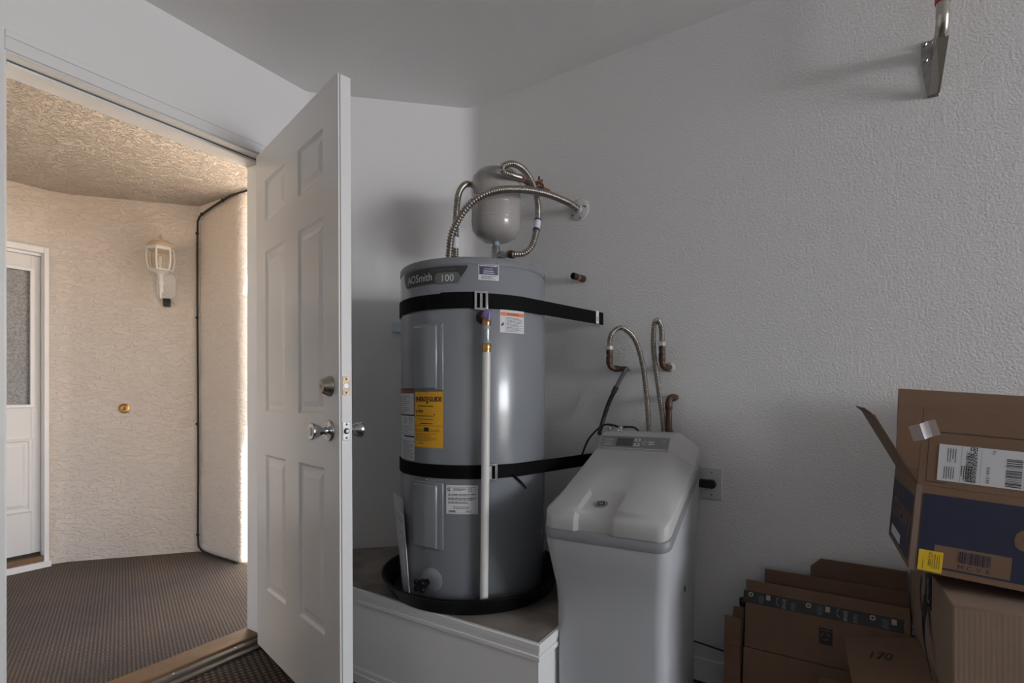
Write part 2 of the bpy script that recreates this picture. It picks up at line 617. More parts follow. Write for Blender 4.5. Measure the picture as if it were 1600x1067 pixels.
tb('jamb', -T - 0.02, 0.0, -ly - JT, -ly, 0, OZ + JT)
tb('jamb', -T - 0.02, 0.0, ly, ly + JT, 0, OZ + JT)
tb('head_jamb', -T - 0.02, 0.0, -ly, ly, OZ, OZ + JT)
tb('door_stop', -0.138, -0.05, -ly, -ly + 0.012, 0.03, OZ)
tb('door_stop', -0.138, -0.05, ly - 0.012, ly, 0.03, OZ)
tb('door_stop', -0.138, -0.05, -ly + 0.012, ly - 0.012, OZ - 0.012, OZ)
tb('weather_strip', -0.05, -0.0465, -ly + 0.001, ly - 0.001, OZ - 0.0035, OZ - 0.0005, M_pill, None)
tb('weather_strip', -0.05, -0.044, -ly + 0.001, -ly + 0.006, 0.03, OZ - 0.009, M_inkg, None)
# moulded casing: a flat, a thin bead and an outer band
for (y0, y1) in ((-ly - 0.062, -ly - 0.005),):
    tb('side_casing', 0.0, 0.007, y0, y1, 0, OZ + 0.062)
    tb('casing_bead', 0.007, 0.010, y0, y0 + 0.02, 0, OZ + 0.062)
tb('head_casing', 0.0, 0.007, -ly - 0.005, ly + 0.06, OZ + 0.005, OZ + 0.062)
tb('casing_bead', 0.007, 0.010, -ly - 0.005, ly + 0.06, OZ + 0.042, OZ + 0.062)
tb('strike_plate', -0.040, -0.012, -ly, -ly + 0.0015, 0.89, 0.955, M_black, None)

# threshold
th = empty('trim_2', (XL, (OY0 + OY1) / 2, 0))
struct(th, 'worn wooden door sill with aluminium strip under the open door', 'threshold')
MB().box(-T - 0.035, -0.045, -ly, ly, -0.03, 0.030).build('sill_board', M_wood, th, bevel=0.006)
MB().box(-0.044, -0.012, -ly, ly, 0.0, 0.022).build('sill_strip', M_strip, th, bevel=0.004)
MB().box(-0.011, 0.022, -ly, ly, 0.0, 0.010).build('edge_strip', M_strip, th, bevel=0.003)
for y in (-0.25, 0.05, 0.28):
    MB().lathe([(0.005, 0), (0.005, 0.001), (0.003, 0.002)], Matrix.Translation((-0.028, y, 0.022)), 12).build('screw', M_galv, th)

# ------------------------------------------------------------------ open panel door
DW, DH, DT = 0.766, 2.028, 0.044
door = empty('door_1', (XL + 0.003, 1.220, 0.016), rot=(0, 0, R_(-13.7)))
door.rotation_euler = (Matrix.Rotation(R_(-13.7), 3, 'Z') @ Matrix.Rotation(R_(-0.55), 3, 'Y')).to_euler()
struct(door, 'white six-panel door standing open into the garage', 'door')
xc = [0, 0.108, 0.321, 0.447, 0.660, DW]
zc = [0, 0.252, 0.793, 0.965, 1.61, 1.732, 1.897, DH]
m = MB()
cells = [(i, j) for i in (1, 3) for j in (1, 3, 5)]
for side in (0, 1):
    y = 0.0 if side == 0 else DT
    for i in range(5):
        for j in range(7):
            if (i, j) in cells:
                continue
            q = [(xc[i], y, zc[j]), (xc[i + 1], y, zc[j]), (xc[i + 1], y, zc[j + 1]), (xc[i], y, zc[j + 1])]
            m.add(q, [(0, 1, 2, 3)])
m.add([(0, 0, 0), (0, DT, 0), (0, DT, DH), (0, 0, DH)], [(0, 1, 2, 3)])
m.add([(0, 0, 0), (DW, 0, 0), (DW, DT, 0), (0, DT, 0)], [(0, 1, 2, 3)])
m.add([(0, 0, DH), (DW, 0, DH), (DW, DT, DH), (0, DT, DH)], [(0, 1, 2, 3)])
m.add([(DW, 0, 0), (DW, DT, 0), (DW, DT, DH), (DW, 0, DH)], [(0, 1, 2, 3)])
m.build('slab', M_door, door)
MB().box(DW - 0.001, DW + 0.0035, 0.0005, 0.006, 0.002, DH - 0.002).build('edge_strip', M_trim, door, bevel=0.001)
MB().box(DW + 0.0005, DW + 0.0022, 0.006, 0.0085, 0.002, DH - 0.002).build('edge_groove', M_inkg, door)
MB().box(DW - 0.001, DW + 0.003, 0.0085, DT - 0.0005, 0.002, DH - 0.002).build('edge_face', M_trim, door, bevel=0.002)
prof = [(0, 0), (0.004, 0.003), (0.009, 0.0075), (0.013, 0.0085), (0.024, 0.0085), (0.043, 0.0022)]
for (i, j) in cells:
    for side in (0, 1):
        sg, y0 = (1, 0.0) if side == 0 else (-1, DT)
        m = MB()
        vs, fs = [], []
        for off, dep in prof:
            x0, x1, z0, z1 = xc[i] + off, xc[i + 1] - off, zc[j] + off, zc[j + 1] - off
            y = y0 + sg * dep
            vs += [(x0, y, z0), (x1, y, z0), (x1, y, z1), (x0, y, z1)]
        for k in range(len(prof) - 1):
            for e in range(4):
                e2 = (e + 1) % 4
                fs.append((4 * k + e, 4 * k + e2, 4 * k + 4 + e2, 4 * k + 4 + e))
        k = 4 * (len(prof) - 1)
        fs.append((k, k + 1, k + 2, k + 3))
        m.add(vs, fs).build('panel', M_door, door)

KX, KZ, DZ = 0.706, 0.915, 1.056
m = MB().lathe([(0.034, 0), (0.034, 0.004), (0.031, 0.009), (0.020, 0.011), (0.012, 0.013), (0.0105, 0.024), (0.0125, 0.028),
                (0.0185, 0.036), (0.0245, 0.050), (0.0265, 0.058), (0.0262, 0.061), (0.024, 0.063)], AX((KX, 0, KZ), (0, -1, 0)), 36)
kn = m.build('knob', M_chrome, door, smooth=40)
MB().lathe([(0.013, 0), (0.013, 0.0015), (0.010, 0.002), (0.004, 0.002)], AX((KX, -0.063, KZ), (0, -1, 0)), 20).build('key_cylinder', M_nickel, kn, smooth=40)
m = MB().lathe([(0.034, 0), (0.034, 0.004), (0.031, 0.009), (0.020, 0.011), (0.012, 0.013), (0.0105, 0.024), (0.0125, 0.028),
                (0.0185, 0.036), (0.0245, 0.050), (0.0265, 0.058), (0.0262, 0.061), (0.024, 0.063)], AX((KX, DT, KZ), (0, 1, 0)), 36)
m.build('knob', M_chrome, door, smooth=40)
db = MB().lathe([(0.033, 0), (0.033, 0.003), (0.0315, 0.006), (0.0225, 0.027), (0.0215, 0.029), (0.018, 0.030)], AX((KX, 0, DZ), (0, -1, 0)), 36).build('deadbolt', M_nickel, door, smooth=40)
MB().lathe([(0.012, 0), (0.012, 0.001), (0.010, 0.0015)], AX((KX, -0.030, DZ), (0, -1, 0)), 20).build('key_cylinder', M_oldbrass, db, smooth=40)
MB().box(KX - 0.0008, KX + 0.0008, -0.0322, -0.0314, DZ - 0.006, DZ + 0.006).build('key_slot', M_black, db)
MB().lathe([(0.033, 0), (0.033, 0.006), (0.03, 0.010), (0.010, 0.011), (0.010, 0.02)], AX((KX, DT, DZ), (0, 1, 0)), 30).build('thumb_turn', M_nickel, door, smooth=40)
for (z, mt, hole) in ((DZ, M_oldbrass, M_galv), (KZ, M_galv, M_black)):
    pl = MB().box(DW + 0.003, DW + 0.0048, 0.0115, 0.0365, z - 0.0285, z + 0.0285).build('latch_plate', mt, door, bevel=0.001)
    MB().lathe([(0.0095, 0), (0.0095, 0.0008), (0.008, 0.0012)], AX((DW + 0.0048, 0.024, z), (1, 0, 0)), 18).build('bolt_hole', hole, pl)
    for dz in (-0.021, 0.021):
        MB().lathe([(0.0036, 0), (0.0036, 0.0006), (0.002, 0.001)], AX((DW + 0.0048, 0.024, z + dz), (1, 0, 0)), 12).build('screw', M_inkg, pl)
lt = MB().box(DW + 0.0048, DW + 0.013, 0.018, 0.030, KZ - 0.006, KZ + 0.006).build('latch_bolt', M_galv, door, bevel=0.002)
for z in (0.22, 1.02, 1.82):
    MB().lathe([(0.0065, -0.045), (0.0065, 0.045)], Matrix.Translation((-0.002, DT + 0.004, z)), 14).build('hinge', M_nickel, door, smooth=40)

# ------------------------------------------------------------------ the porch
PZ = -0.02
m = MB().box(-4.6, XL - T - 0.02, -3.5, 2.02, PZ - 0.06, PZ)
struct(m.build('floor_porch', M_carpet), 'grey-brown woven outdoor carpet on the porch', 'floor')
m = MB().box(-30, 30, -30, 30, -0.30, -0.10)
struct(m.build('ground', M_ground), 'tan ground beyond the porch', 'ground')
m = MB().box(XR + T + 0.01, 16.0, -7.0, 7.0, -0.099, -0.01)  # unseen slab, added so the bounce into the garage is less warm
struct(m.build('bounce_slab', mat('bounce_slab_concrete', (0.54, 0.55, 0.57), 0.9, bump=(60, 0.2, 0.004), var=(5, (0.48, 0.49, 0.51), 0.2))), 'unseen pale concrete slab added outside the vehicle doorway to bounce neutral light', 'bounce_slab')
m = MB().box(-3.6, -1.0, 2.02, 6.0, -0.099, PZ - 0.005)
struct(m.build('walkway', M_conc), 'pale concrete walkway beyond the carpeted porch', 'walkway')
m = MB().box(-4.8, XL - T - 0.02, -1.2, 1.93, 2.33, 2.60)
struct(m.build('ceiling_porch', M_stucco_c), 'tan lace-stucco porch ceiling seen through the doorway', 'ceiling')
wall_path('wall_porch_angle', [(-4.185, 1.135)] + fillet((-4.185, 1.14), (-4.155, 1.225), (-3.9, 1.52), 0.03) + [(-3.676, 1.790)],
          M_stucco, -0.1, 2.33, 0.12, 'cream stucco angled porch wall carrying the lantern')
cp = [(-3.676, 1.785)] + fillet((-3.676, 1.785), (-3.200, 1.798), (-3.194, 2.6), 0.055, 12) + [(-3.192, 2.75)]
wall_path('wall_porch_column', cp, M_stucco, -0.1, 2.33, 0.30, 'cream stucco rounded porch column beside the open door')
m = MB()
m.box(-4.32, -4.187, -3.5, 0.16, -0.1, 2.33)
m.box(-4.32, -4.187, 1.122, 1.16, -0.1, 2.33)
m.box(-4.32, -4.187, 0.16, 1.122, 1.965, 2.33)
struct(m.build('wall_porch_left', M_stucco), 'cream stucco porch wall around the glazed entry door', 'wall')
m = MB().box(XL - T - 0.02, XL - T, YF, OY0 - JT - 0.02, -0.1, 2.33).box(XL - T - 0.02, XL - T, OY1 + JT + 0.02, 1.44, -0.1, 2.33).box(XL - T - 0.02, XL - T, OY0 - JT - 0.02, OY1 + JT + 0.02, OZ + 0.04, 2.33)
struct(m.build('wall_porch_garage', M_stucco), 'stucco outer face of the garage wall', 'wall')

# porch entry door: frame, leaf, glass and raised panel
d2 = empty('door_2', (-4.19, 0.63, 0))
struct(d2, 'white entry door with tall textured glass pane at the back of the porch', 'door')


def db2(name, x0, x1, y0, y1, z0, z1, mt=M_trim, bevel=0.003, parent=d2):
    return MB().box(x0, x1, y0 - 0.63, y1 - 0.63, z0, z1).build(name, mt, parent, bevel=bevel)


db2('casing', -0.01, 0.022, 1.108, 1.132, 0.0, 1.965)
db2('casing', -0.01, 0.022, 0.13, 0.168, 0.0, 1.965)
db2('casing', -0.01, 0.022, 0.168, 1.108, 1.928, 1.965)
db2('jamb', -0.10, -0.012, 1.106, 1.121, 0.02, 1.93)
db2('jamb', -0.10, -0.012, 0.162, 0.180, 0.02, 1.93)
db2('head_jamb', -0.10, -0.012, 0.180, 1.106, 1.912, 1.93)
db2('sill', -0.10, 0.018, 0.162, 1.121, -0.02, 0.045, M_wood)
db2('sill_step', -0.02, 0.05, 0.10, 1.135, -0.06, 0.012, M_trim)
db2('bottom_seal', -0.068, -0.04, 0.182, 1.104, 0.046, 0.066, M_black, None)
# leaf as rails and stiles around the pane and the panel
gl0, gl1 = 0.30, 1.058
db2('leaf_stile', -0.075, -0.032, gl1, 1.105, 0.066, 1.911, M_door)
db2('leaf_stile', -0.075, -0.032, 0.181, gl0, 0.066, 1.911, M_door)
db2('leaf_rail', -0.075, -0.032, gl0, gl1, 1.815, 1.911, M_door, None)
db2('leaf_rail', -0.075, -0.032, gl0, gl1, 0.066, 0.985, M_door, None)
db2('glass_pane', -0.060, -0.052, gl0, gl1, 0.985, 1.815, M_fglass, None)
for a in ((gl1 - 0.004, gl1 + 0.016, 0.968, 1.832), (gl0 - 0.016, gl0 + 0.004, 0.968, 1.832), (gl0, gl1, 1.812, 1.832), (gl0, gl1, 0.968, 0.988)):
    db2('glazing_bead', -0.034, -0.022, *a, M_trim)
for (z0, z1) in ((0.32, 0.78),):
    for (a, b) in ((0.66, 1.068), (0.24, 0.62)):
        m = MB()
        vs, fs = [], []
        pr = [(0, 0.0), (0.008, 0.006), (0.016, 0.006), (0.024, 0.001), (0.036, 0.001), (0.052, 0.006)]
        for off, dep in pr:
            x = -0.032 + dep
            vs += [(x, a + off - 0.63, z0 + off), (x, b - off - 0.63, z0 + off), (x, b - off - 0.63, z1 - off), (x, a + off - 0.63, z1 - off)]
        for k in range(len(pr) - 1):
            for e in range(4):
                fs.append((4 * k + e, 4 * k + (e + 1) % 4, 4 * k + 4 + (e + 1) % 4, 4 * k + 4 + e))
        k = 4 * (len(pr) - 1)
        fs.append((k, k + 1, k + 2, k + 3))
        m.add(vs, fs).build('panel', M_door, d2)

# wall lantern
WA = Vector((-4.155, 1.225, 0))
da = Vector((0.646, 0.763, 0)).normalized()
na = Vector((da.y, -da.x, 0))
pp = WA + da * 0.545 + na * 0.004
la = empty('wall_lantern', (pp.x, pp.y, 1.775), rot=(0, 0, math.atan2(da.y, da.x)),
           label='white six-sided lantern with tan tiered roof on the stucco wall', cat='lantern')
# local: x along the wall, -y out from the wall
fW = lambda u, v, h: (u, -h, v)
hexp = [(-0.035, -0.085), (0.035, -0.085), (0.056, -0.05), (0.056, 0.05), (0.035, 0.085), (-0.035, 0.085), (-0.056, 0.05), (-0.056, -0.05)]
MB().prism(hexp, fW, 0.0, 0.016).build('back_plate', M_lanternw, la, bevel=0.004)
MB().box(-0.014, 0.024, -0.030, -0.002, -0.140, -0.088).build('motion_sensor', M_black, la, bevel=0.003)
arm = catmull([(0.0, -0.012, -0.03), (0.0, -0.05, -0.055), (0.0, -0.095, -0.045), (0.0, -0.118, -0.005), (0.0, -0.118, 0.04)], 0.012)
MB().tube(arm, 0.010, 10).build('arm', M_lanternw, la, smooth=60)
LY = -0.118
m = MB().lathe([(0.003, -0.105), (0.007, -0.095), (0.009, -0.06), (0.014, -0.045), (0.010, -0.03), (0.016, -0.015), (0.018, 0.0), (0.011, 0.012),
                (0.012, 0.03), (0.018, 0.050), (0.030, 0.064), (0.052, 0.075)], Matrix.Translation((0, LY, 0)), 18)
m.build('stem', M_lanternw, la, smooth=50)


def hexring(r, z, k=6, ph=0):
    return [(r * math.cos(2 * math.pi * i / k + ph), LY + r * math.sin(2 * math.pi * i / k + ph), z) for i in range(k)]


def hexloft(rings, name, mt, bevel=None):
    vs, fs = [], []
    for r, z in rings:
        vs += hexring(r, z, ph=R_(30))
    for i in range(len(rings) - 1):
        for k in range(6):
            fs.append((6 * i + k, 6 * i + (k + 1) % 6, 6 * i + 6 + (k + 1) % 6, 6 * i + 6 + k))
    fs += [tuple(range(5, -1, -1)), tuple(6 * (len(rings) - 1) + k for k in range(6))]
    return MB().add(vs, fs).build(name, mt, la, bevel=bevel)


hexloft([(0.065, 0.074), (0.068, 0.082)], 'bottom_rim', M_lanternw, 0.001)
hexloft([(0.077, 0.205), (0.080, 0.222), (0.074, 0.226)], 'top_rim', M_lanternw, 0.001)
hexloft([(0.062, 0.083), (0.069, 0.115), (0.072, 0.16), (0.068, 0.204)], 'glass_shade', M_lglass)
for k in range(6):
    a = R_(30 + 60 * k)
    pts = [(r * math.cos(a), LY + r * math.sin(a), z) for r, z in ((0.064, 0.080), (0.073, 0.115), (0.077, 0.16), (0.073, 0.206))]
    MB().tube(catmull(pts, 0.02), 0.0062, 8).build('frame_bar', M_lanternw, la, smooth=60)
MB().lathe([(0.077, 0.224), (0.078, 0.231), (0.068, 0.239), (0.064, 0.242), (0.063, 0.250), (0.052, 0.258), (0.048, 0.260), (0.047, 0.267), (0.034, 0.274), (0.020, 0.279), (0.008, 0.283), (0.006, 0.290),
            (0.009, 0.296), (0.005, 0.304), (0.002, 0.315)], Matrix.Translation((0, LY, 0)), 24).build('roof', M_lroof, la, smooth=25)
MB().lathe([(0.010, 0.083), (0.010, 0.11), (0.013, 0.12), (0.013, 0.16), (0.006, 0.17)], Matrix.Translation((0, LY, 0)), 14).build('lamp_holder', M_white, la, smooth=40)

# brass doorbell
bp_ = WA + da * 0.302 + na * 0.004
be = empty('doorbell', (bp_.x, bp_.y, 0.958), rot=(0, 0, math.atan2(da.y, da.x)), label='small round brass doorbell on the porch stucco', cat='doorbell')
MB().lathe([(0.030, 0), (0.031, 0.004), (0.026, 0.008), (0.020, 0.006), (0.018, 0.008)], AX((0, 0, 0), (0, -1, 0)), 28).build('rim', M_brass, be, smooth=40)
MB().lathe([(0.012, 0.006), (0.012, 0.012), (0.009, 0.014)], AX((0, 0, 0), (0, -1, 0)), 20).build('button', M_copper, be, smooth=40)

# black cable with clips
cpts = [(-3.10, 1.79, 2.318), (-3.25, 1.78, 2.318), (-3.36, 1.775, 2.305), (-3.60, 1.770, 2.262), (-3.655, 1.768, 2.23), (-3.666, 1.768, 2.15), (-3.668, 1.768, 1.6),
        (-3.664, 1.770, 1.0), (-3.662, 1.770, 0.5), (-3.660, 1.768, 0.08), (-3.640, 1.772, 0.01), (-3.55, 1.772, -0.008), (-3.2, 1.780, -0.012)]
cb = MB().tube(catmull(cpts, 0.02), 0.0065, 8).build('cable', M_cord, smooth=60)
tag(cb, 'black cable clipped up the porch corner beside the lantern', 'cable')
for p in ((-3.36, 1.773, 2.305), (-3.61, 1.768, 2.26), (-3.666, 1.766, 2.14), (-3.668, 1.766, 1.57), (-3.664, 1.766, 0.85), (-3.660, 1.766, 0.10)):
    MB().sphere(p, 0.011, 10, 6).build('clip', M_cord, cb, smooth=60, world=True)

# ------------------------------------------------------------------ heater platform
pf = empty('platform', (-1.35, 1.30, 0))
struct(pf, 'low white platform with stained plywood top carrying the water heater', 'platform')
PX1, PY0, PH = -0.729, 1.276, 0.34


def pw(mb, name, mt, bevel=None):
    return mb.build(name, mt, pf, bevel=bevel, world=True)


topo = [(XL + 0.002, PY0 + 0.006), (PX1 - 0.006, PY0 + 0.006), (PX1 - 0.006, YB - 0.001), (-1.50, YB - 0.001), (XL + 0.002, 1.45)]
m = MB().prism(topo, lambda u, v, h: (u, v, h), PH - 0.018, PH)
pw(m, 'plywood_top', M_ply)
pw(MB().box(XL + 0.002, PX1, PY0, PY0 + 0.02, 0.0, PH - 0.018), 'front_board', M_trim)
pw(MB().box(PX1 - 0.02, PX1, PY0 + 0.02, YB - 0.001, 0.0, PH - 0.018), 'side_board', M_trim)
for (z0, z1, d) in ((PH - 0.020, PH + 0.001, 0.011), (PH - 0.034, PH - 0.020, 0.007), (PH - 0.050, PH - 0.034, 0.010)):
    pw(MB().box(XL + 0.002, PX1 + d, PY0 - d, PY0 + 0.004, z0, z1), 'moulding', M_trim, 0.003)
    pw(MB().box(PX1 - 0.004, PX1 + d, PY0 + 0.004, 1.85, z0, z1), 'moulding', M_trim, 0.003)
for (z0, z1, d) in ((0.0, 0.035, 0.012), (0.035, 0.055, 0.007)):
    pw(MB().box(XL + 0.002, PX1 + d, PY0 - d, PY0, z0, z1), 'base_moulding', M_trim, 0.003)

# ------------------------------------------------------------------ water heater
HX, HY, HR = -1.1735, 1.557, 0.27
HB, HT = 0.362, 1.505
hz = 0.345
wh = empty('water_heater', (HX, HY, hz), label='tall grey cylindrical water heater standing on the white platform', cat='water heater')


def pol(th, r, z):
    return (r * math.cos(R_(th)), r * math.sin(R_(th)), z - hz)


def cylf(th0, z0, R=HR, s=1):
    """frame on the tank: u runs round to the right, v up, h outwards"""
    return lambda u, v, h: ((R + h) * math.cos(R_(th0) + u / R), (R + h) * math.sin(R_(th0) + u / R), z0 + v - hz)


MB().lathe([(HR - 0.012, HB), (HR - 0.004, HB + 0.003), (HR, HB + 0.01), (HR, 1.478), (HR - 0.001, 1.480)], Matrix.Translation((0, 0, -hz)), 96).build('tank', M_tank, wh, smooth=35)
MB().lathe([(HR + 0.0015, 1.4795), (HR + 0.0015, 1.498), (HR - 0.002, 1.503), (HR - 0.008, HT), (0.02, HT + 0.002)], Matrix.Translation((0, 0, -hz)), 96).build('top_cap', M_tankcap, wh, smooth=35)
for th in (-103, -36, 20, -150):
    MB().lathe([(0.004, 0), (0.004, 0.0015), (0.002, 0.003)], AX(pol(th, HR + 0.0015, 1.489), pol(th, 1, hz)), 10).build('cap_screw', M_galv, wh, smooth=40)

# maker's plate
f = cylf(-116, 1.418)
deg = math.pi / 180 * HR
Lw = 59 * deg


def lo_(u):
    t = u / Lw
    if t < 0.10:
        return 0.030 * (1 - t / 0.10) ** 1.6
    if t > 0.80:
        return 0.052 * ((t - 0.80) / 0.20) ** 2
    return 0.002 * math.sin(t * 3)


lg = MB().rect(f, 0, Lw, lo_, lambda u: 0.056, 0.0012, 40).build('maker_plate', M_logo, wh, smooth=60)
MB().rect(f, 0, Lw, lambda u: 0.0555, lambda u: 0.0575, 0.0014, 40).rect(f, 0, Lw, lambda u: lo_(u) - 0.0012, lambda u: lo_(u) + 0.0004, 0.0014, 40).build('plate_edge', M_pill, lg)
MB().text(f, 'AOSmith', 0.031, 0.0135, 0.037, 0.0018, fit=0.122).build('lettering', M_wink, lg)
MB().poly(f, [(0.0290, 0.0125), (0.0335, 0.0135), (0.0370, 0.0220), (0.0430, 0.0220), (0.0420, 0.0190), (0.0385, 0.0190), (0.0365, 0.0110), (0.0300, 0.0090)], 0.0022).build('green_stroke', M_gink, lg)
MB().text(f, 'S I G N A T U R E', 0.150, 0.041, 0.0115, 0.0016).build('small_lettering', M_inkg, lg)
pill = []
for a in range(-90, 91, 15):
    pill.append((0.238 + 0.014 * math.cos(R_(a)), 0.017 + 0.018 * math.sin(R_(a))))
for a in range(90, 271, 15):
    pill.append((0.180 + 0.016 * math.cos(R_(a)), 0.017 + 0.018 * math.sin(R_(a))))
pu = lambda u: 0.018 if 0.178 < u < 0.240 else 0.018 * math.sqrt(max(0, 1 - ((u - (0.178 if u < 0.2 else 0.240)) / 0.014) ** 2))
MB().rect(f, 0.164, 0.254, lambda u: 0.017 - pu(u), lambda u: 0.017 + pu(u), 0.0020, 36).build('number_field', M_pill, lg)
MB().text(f, '100', 0.209, 0.006, 0.032, 0.0026, align='CENTER').build('number', M_wink, lg)

# purple and white notice
f = cylf(-49.6, 1.4275)
w_, h_ = 14.6 * deg, 0.0535
nt_ = MB().rect(f, 0, w_, 0, h_, 0.001).build('notice_sticker', M_white, wh)
MB().rect(f, 0.003, w_ - 0.003, 0.018, h_ - 0.003, 0.0014).build('purple_field', M_navy, nt_)
MB().lines(f, 0.006, w_ - 0.006, h_ - 0.010, h_ - 0.0035, 1, 0.0035, 0.0018, 3).text(f, 'DO NOT', w_ / 2, 0.0345, 0.0075, 0.0018, align='CENTER').lines(f, 0.016, w_ - 0.016, 0.020, 0.033, 2, 0.003, 0.0018, 5).build('white_print', M_wink, nt_)
MB().lines(f, 0.010, w_ - 0.010, 0.003, 0.015, 4, 0.0016, 0.0014, 8).build('print', M_inkg, nt_)

# orange headed warning, its upper edge under the strap
f = cylf(-34.2, 1.258)
w_, h_ = 20.5 * deg, 0.127
wl = MB().rect(f, 0, w_, 0, h_, 0.001).build('warning_sticker', M_white, wh)
MB().rect(f, 0.0015, w_ - 0.0015, 0.056, 0.068, 0.0014).build('orange_band', M_orange, wl)
MB().text(f, 'WARNING', w_ / 2, 0.0585, 0.010, 0.0018, align='CENTER').lines(f, 0.024, w_ - 0.006, 0.004, 0.052, 12, 0.0014, 0.0014, 9) \
    .lines(f, 0.02, w_ - 0.01, h_ - 0.006, h_ - 0.002, 1, 0.002, 0.0014, 4) \
    .rect(f, 0.0195, 0.0202, 0.002, 0.054, 0.0014) \
    .poly(f, [(0.004, 0.025), (0.008, 0.030), (0.010, 0.036), (0.012, 0.030), (0.017, 0.033), (0.013, 0.027), (0.016, 0.022), (0.011, 0.025), (0.006, 0.020)], 0.0014) \
    .build('print', M_ink, wl)
MB().ring(f, w_ / 2, 0.062, 0.0, 0.0, 0.0014, n=2)

# left hand instruction label
f = cylf(-128, 0.826)
w_, h_ = 27.2 * deg, 0.247
il = MB().rect(f, 0, w_, 0, h_, 0.001).build('instruction_sticker', M_white, wh)
MB().rect(f, 0, w_, h_ - 0.017, h_ - 0.004, 0.0014).build('red_band', M_red, il)
MB().rect(f, 0, w_, h_ - 0.004, h_, 0.0014).rect(f, w_ - 0.0025, w_, 0.155, h_, 0.0016).rect(f, 0, w_, 0.152, 0.157, 0.0014).rect(f, w_ * 0.4, w_, 0.079, 0.084, 0.0014).rect(f, 0, w_, 0.063, 0.0645, 0.0014) \
    .lines(f, 0.01, w_ * 0.75, 0.160, 0.222, 8, 0.0016, 0.0014, 2).lines(f, w_ * 0.72, w_ - 0.008, 0.122, 0.148, 5, 0.0014, 0.0014, 6) \
    .lines(f, 0.01, w_ - 0.008, 0.086, 0.118, 4, 0.0012, 0.0014, 7).lines(f, w_ * 0.3, w_ - 0.006, 0.004, 0.060, 13, 0.0013, 0.0014, 11) \
    .ring(f, w_ * 0.5, 0.135, 0.008, 0.010, 0.0014).build('print', M_ink, il)

# yellow energy label
f = cylf(-100.2, 0.875)
w_, h_ = 25.6 * deg, 0.186
eg = MB().rect(f, 0, w_, 0, h_, 0.0015).build('energy_label', M_yellow, wh)
mm = MB()
for k in range(5):
    o1 = 0.0004 * (k - 2)
    mm.text(f, 'ENERG', 0.0055 + o1, h_ - 0.0325 + (0.0006 if k % 2 else 0), 0.0225, 0.0019 + 0.00005 * k, fit=0.0500)
    mm.text(f, 'GUIDE', w_ / 2 + 0.0060 + o1, h_ - 0.0325 + (0.0006 if k % 2 else 0), 0.0225, 0.0019 + 0.00005 * k, fit=0.0500)
mm.poly(f, [(w_ / 2 - 0.0065, h_ - 0.016), (w_ / 2 - 0.0035, h_ - 0.016), (w_ / 2, h_ - 0.022), (w_ / 2 + 0.0035, h_ - 0.016), (w_ / 2 + 0.0065, h_ - 0.016), (w_ / 2 + 0.0015, h_ - 0.026), (w_ / 2 + 0.0015, h_ - 0.034), (w_ / 2 + 0.006, h_ - 0.034), (w_ / 2, h_ - 0.041), (w_ / 2 - 0.006, h_ - 0.034), (w_ / 2 - 0.0015, h_ - 0.034), (w_ / 2 - 0.0015, h_ - 0.026)], 0.0019)
mm.lines(f, 0.018, w_ - 0.035, h_ - 0.050, h_ - 0.046, 1, 0.0028, 0.0019, 2)
for k in range(4):
    mm.text(f, '$', 0.006 + 0.0003 * k, h_ - 0.070, 0.012, 0.0019 + 0.00005 * k).text(f, '494', 0.016 + 0.0004 * k, h_ - 0.071, 0.0165, 0.0019 + 0.00005 * k)
mm.rect(f, 0.006, w_ - 0.036, h_ - 0.082, h_ - 0.0800, 0.0019).poly(f, [(w_ - 0.036, h_ - 0.074), (w_ - 0.029, h_ - 0.074), (w_ - 0.0325, h_ - 0.080)], 0.0019)
mm.lines(f, 0.020, w_ - 0.030, h_ - 0.094, h_ - 0.090, 1, 0.0016, 0.0019, 5).lines(f, 0.03, w_ - 0.035, h_ - 0.108, h_ - 0.104, 1, 0.0028, 0.0019, 5)
mm.rect(f, 0.004, w_ - 0.002, h_ - 0.1135, h_ - 0.1125, 0.0019).rect(f, 0.045, 0.066, h_ - 0.132, h_ - 0.119, 0.0019)
mm.rect(f, 0.007, w_ - 0.012, h_ - 0.1325, h_ - 0.1312, 0.0019).rect(f, 0.007, w_ - 0.012, h_ - 0.1275, h_ - 0.1265, 0.0019).rect(f, 0.006, 0.0072, h_ - 0.1305, h_ - 0.122, 0.0019)
mm.lines(f, 0.007, w_ - 0.022, h_ - 0.166, h_ - 0.138, 6, 0.0012, 0.0019, 8).lines(f, 0.02, 0.045, h_ - 0.175, h_ - 0.171, 1, 0.0022, 0.0019, 3)
mm.build('print', M_ink, eg)

# rating plate (its square code is left out)
f = cylf(-72.2, 0.661)
w_, h_ = 22.3 * deg, 0.094
rp_ = MB().rect(f, 0, w_, 0, h_, 0.001).build('rating_sticker', M_white, wh)
mm = MB()
mm.ring(f, 0.010, h_ - 0.014, 0.0035, 0.0058, 0.0014, 40, 320).poly(f, [(0.0095, h_ - 0.017), (0.0125, h_ - 0.017), (0.0125, h_ - 0.011)], 0.0014)
mm.ring(f, w_ - 0.026, h_ - 0.015, 0.0055, 0.0068, 0.0014).text(f, 'UL', w_ - 0.0295, h_ - 0.0185, 0.0085, 0.0014, sx=0.6)
mm.lines(f, 0.024, w_ - 0.038, h_ - 0.018, h_ - 0.010, 2, 0.0020, 0.0014, 2).lines(f, 0.006, w_ - 0.006, h_ - 0.036, h_ - 0.028, 2, 0.0020, 0.0014, 3)
mm.lines(f, 0.006, w_ - 0.006, h_ - 0.050, h_ - 0.040, 2, 0.0024, 0.0014, 4).lines(f, 0.006, w_ - 0.030, h_ - 0.061, h_ - 0.053, 2, 0.0020, 0.0014, 5)
